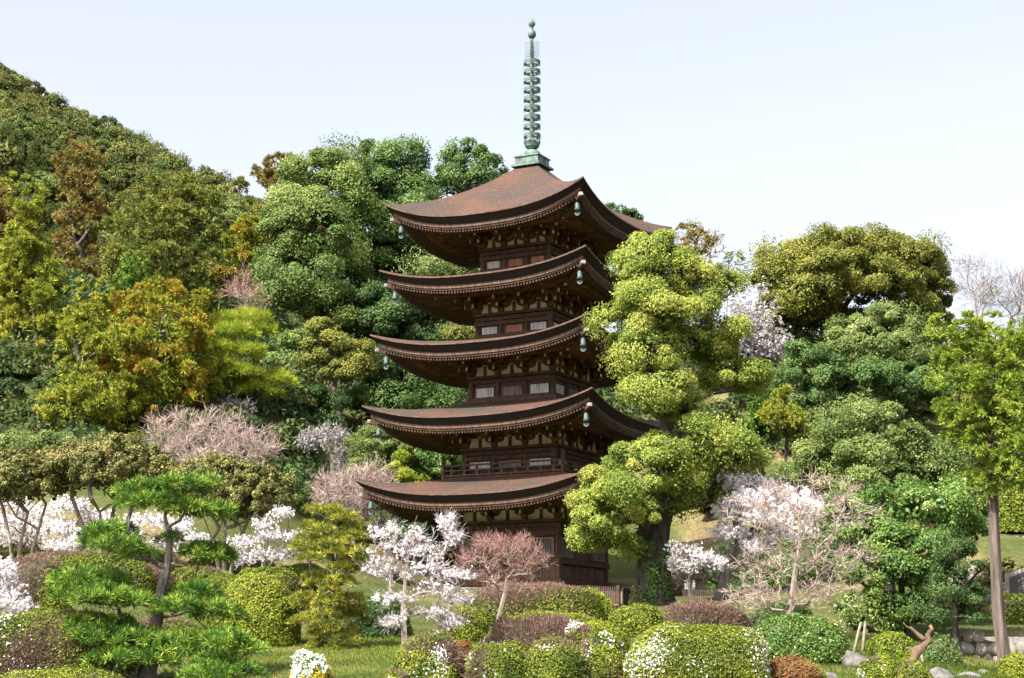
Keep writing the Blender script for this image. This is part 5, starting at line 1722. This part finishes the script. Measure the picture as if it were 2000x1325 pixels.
stone_wall('rubble stone retaining wall behind the right cedar trunk', (1880, 1205), (2060, 1205), 72.5, 70, 78, 92, .5)
stone_wall('uppermost dark stone wall at the right edge below the bush', (1900, 1095), (2060, 1098), 80, 79, 52, 60, .45)
stone_wall('low stone wall beside the garden steps', (1868, 1296), (2000, 1312), 61, 59, 62, 46, .5)
stone_wall('grey stone retaining wall behind the bare cherry stems', (1425, 1180), (1600, 1200), 93, 90, 52, 60, .55)
stone_wall('stone bank half hidden behind the dark evergreen', (1700, 1210), (1890, 1210), 76, 74, 110, 100, .5)
st = thing('stone_steps', 'broad grey stone steps at the right edge', 'steps', at(1960, 1300, 62), 0)
b0 = at(1960, 1300, 62)
for i, (x1, x2, y) in enumerate([(1965, 2080, 1268), (1920, 2060, 1256), (1880, 2000, 1244)]):
    m = MB()
    q1, q2 = at(x1, y, 62 + i * .7), at(x2, y, 62 + i * .7)
    m.box(((q1[0] + q2[0]) / 2 - b0[0], q1[1] - b0[1] + .5, q1[2] - b0[2] - .3), (q2[0] - q1[0], 1.2, .6))
    m.build('step', [granite], st)

# ------------------------------------------------------------------ black stone tablet
p = at(1985, 1152, 70.5)
tb = thing('stone_tablet', 'polished black tablet with engraved columns in a pale stone frame', 'monument', (p[0], p[1], ground(p[0], p[1]) - .1), -.25)
zt = p[2] - (ground(p[0], p[1]) - .1)
m = MB()
prof = [(-.42, 0), (2.2, 0), (2.2, zt + 1.15), (.5, zt + .92), (-.42, zt + .62)]
m.prism(prof, 0, .35)
m.build('stone_frame', [granite], tb)
m = MB()
m.prism([(-.26, zt - .6), (2.05, zt - .6), (2.05, zt + 1.0), (.5, zt + .78), (-.26, zt + .48)], -.03, .1)
face = m.build('tablet_face', [black_stone], tb)
m = MB()
rr = random.Random(3)
for cx in np.arange(.12, 2.0, .14):
    z = zt + .40 + cx * .1
    while z > zt - .5:
        for q in range(3):
            m.box((cx + rr.uniform(-.02, .02), -.033, z + rr.uniform(-.025, .025)), (rr.choice((.06, .015)), .005, rr.choice((.012, .05))))
        z -= .1
m.build('inscription', [granite], face)

# ------------------------------------------------------------------ fence, rope, notice board, tiled wall, grave posts
def fence(label, p1, p2, Y1, Y2, h, ends=(True, True)):
    a, b = at(p1[0], p1[1], Y1), at(p2[0], p2[1], Y2)
    d = b - a
    L = float(np.hypot(d[0], d[1]))
    ga, gb = ground(a[0], a[1]), ground(b[0], b[1])
    z0, z1 = min(a[2], ga) - .05, min(b[2], gb) - .05
    root = thing('picket_fence', label, 'fence', (a[0], a[1], z0), math.atan2(d[1], d[0]))
    m = MB()
    n = int(L / .105)
    for i in range(n):
        x = (i + .5) * L / n
        zz = (z1 - z0) * x / L
        m.box((x, 0, zz + h / 2), (.07, .045, h))
    m.build('picket_row', [dark_metal], root)
    for f in (.22, .86):
        m = MB()
        m.beam((0, .05, h * f), (L, .05, z1 - z0 + h * f), .05, .07)
        m.build('rail', [dark_metal], root)
    for e, x in zip(ends, (0, L)):
        if e:
            m = MB()
            m.box((x, 0, (z1 - z0) * x / L + h * .53), (.16, .16, h * 1.06))
            m.build('post', [dark_metal], root)
    return a, b


fence('short dark picket fence between pagoda and the corner post', (1110, 1190), (1208, 1195), 80, 79, 1.15, (False, True))
fence('dark picket fence running back behind the camphor trunk', (1216, 1195), (1330, 1188), 79, 84.5, 1.15, (False, False))
fence('long dark picket fence behind the cherry stems', (1325, 1190), (1490, 1196), 84.6, 83, 1.0, (False, True))
a, b = at(1184, 1178, 78.4), at(1243, 1166, 79.9)
rope = MB()
pts = [a + (b - a) * t + np.array([0, 0, -.22 * sin(pi * t)]) for t in np.linspace(0, 1, 9)]
rope.tube([p - a for p in pts], [.032] * 9, 6)
o = rope.build('barrier_rope', [yellow_rope])
o.location = a
tag(o, 'yellow orange barrier rope looped along the dark fence', 'rope')

p = at(1347, 1140, 79)
g = ground(p[0], p[1])
sg = thing('notice_board', 'small white notice board on a post among the cherry stems', 'sign', (p[0], p[1], g - .1), .1)
m = MB()
m.box((0, .04, (p[2] - g) / 2), (.07, .06, p[2] - g + .2))
m.build('post', [white_paint], sg)
m = MB()
zz = p[2] - g + .1
m.prism([(-.24, zz - .26), (.24, zz - .26), (.24, zz + .14), (0, zz + .22), (-.24, zz + .14)], -.02, .005)
m.build('board', [white_paint], sg)

p1, p2 = at(520, 1155, 81), at(640, 1160, 80.5)
tw = thing('tiled_wall', 'low white plaster wall with a dark tiled coping behind the yellow pine', 'wall', (p1[0], p1[1], min(ground(p1[0], 81), p1[2]) - .1), 0)
L = p2[0] - p1[0]
zc = at(520, 1139, 81)[2] - tw.location.z
m = MB()
m.box((L / 2, .2, zc / 2), (L, .3, zc))
m.build('plaster_face', [white_paint], tw)
m = MB()
m.prism([(-.32, zc + .02), (.32, zc + .02), (.07, zc + .40), (-.07, zc + .40)], 0, L, Matrix.Translation((0, .2, 0)) @ Matrix.Rotation(-pi / 2, 4, 'Z'))
for i in range(int(L / .17)):
    x = .08 + i * .17
    m.beam((x, -.13, zc + .06), (x, .13, zc + .42), .07, .05)
m.build('tile_coping', [tile_m], tw)

for label, px, pyb, Y, h in [('tall pale stone post standing above the pinkish twigs', 667, 945, 97, 42), ('short pale stone post beside the tall one', 640, 950, 97, 22),]:
    p, q = at(px, pyb, Y), at(px, pyb - h, Y)
    g = ground(p[0], Y)
    s_ = thing('stone_post', label, 'stone post', (p[0], p[1], g - .05))
    H = q[2] - g
    m = MB()
    m.box((0, 0, H / 2), (.34, .30, H))
    m.lathe([(.24, H - .001), (.17, H + .10), (0, H + .14)], n=4)
    m.build('shaft', [granite], s_)
    m = MB()
    m.box((0, 0, .1), (.6, .55, .3))
    m.build('base', [granite], s_)

# ------------------------------------------------------------------ dead branch, support poles
b = at(1778, 1318, 52)
b[2] = ground(b[0], 52) - .05
dead = thing('dead_tree', 'twisted orange brown dead tree stump with forked top', 'dead tree', b)


def pp(x, y, dy=0):
    return at(x, y, 52 + dy) - b


m = MB()
m.tube([pp(1776, 1330), pp(1780, 1295), pp(1790, 1275), pp(1806, 1262), pp(1812, 1250), pp(1812, 1238)], [.20, .15, .15, .11, .12, .07], 10)
trunk_d = m.build('trunk', [driftwood], dead, True)


def knobbly(o):
    bm = bmesh.new()
    bm.from_mesh(o.data)
    bmesh.ops.subdivide_edges(bm, edges=bm.edges, cuts=2, use_grid_fill=True)
    P = np.array([v.co for v in bm.verts])
    P = P + np.stack([wav(P, 9, 1), wav(P, 9, 2), wav(P, 7, 3)], 1) * .035 + np.stack([wav(P, 24, 4), wav(P, 24, 5), wav(P, 18, 6)], 1) * .014
    for v, p in zip(bm.verts, P):
        v.co = p
    bm.to_mesh(o.data)
    bm.free()
    o.data.polygons.foreach_set('use_smooth', np.ones(len(o.data.polygons), bool))


knobbly(trunk_d)
for pts in ([(1812, 1240), (1822, 1230), (1818, 1222)], [(1806, 1250), (1792, 1236), (1778, 1226), (1764, 1216)], [(1790, 1275), (1778, 1266), (1770, 1268)]):
    m = MB()
    m.tube([pp(x, y, .1 * i) for i, (x, y) in enumerate(pts)], [.07, .05, .035, .015][:len(pts)], 8)
    knobbly(m.build('branch', [driftwood], dead, True))
for label, x1, y1, x2, y2, Y in [('leaning grey support pole below the dark evergreen', 1662, 1325, 1681, 1218, 54), ('short leaning pole beside the dead tree', 1805, 1300, 1795, 1262, 56), ('thin upright pole in the shade of the dark evergreen', 1684, 1270, 1690, 1215, 58)]:
    a = at(x1, y1, Y)
    a[2] = ground(a[0], Y) - .1
    c = at(x2, y2, Y + .6)
    m = MB()
    m.tube([(0, 0, 0), (c - a) * .5, c - a], [.055, .05, .045], 8)
    o = m.build('support_pole', [bamboo_pole], None, True)
    o.location = a
    tag(o, label, 'pole')
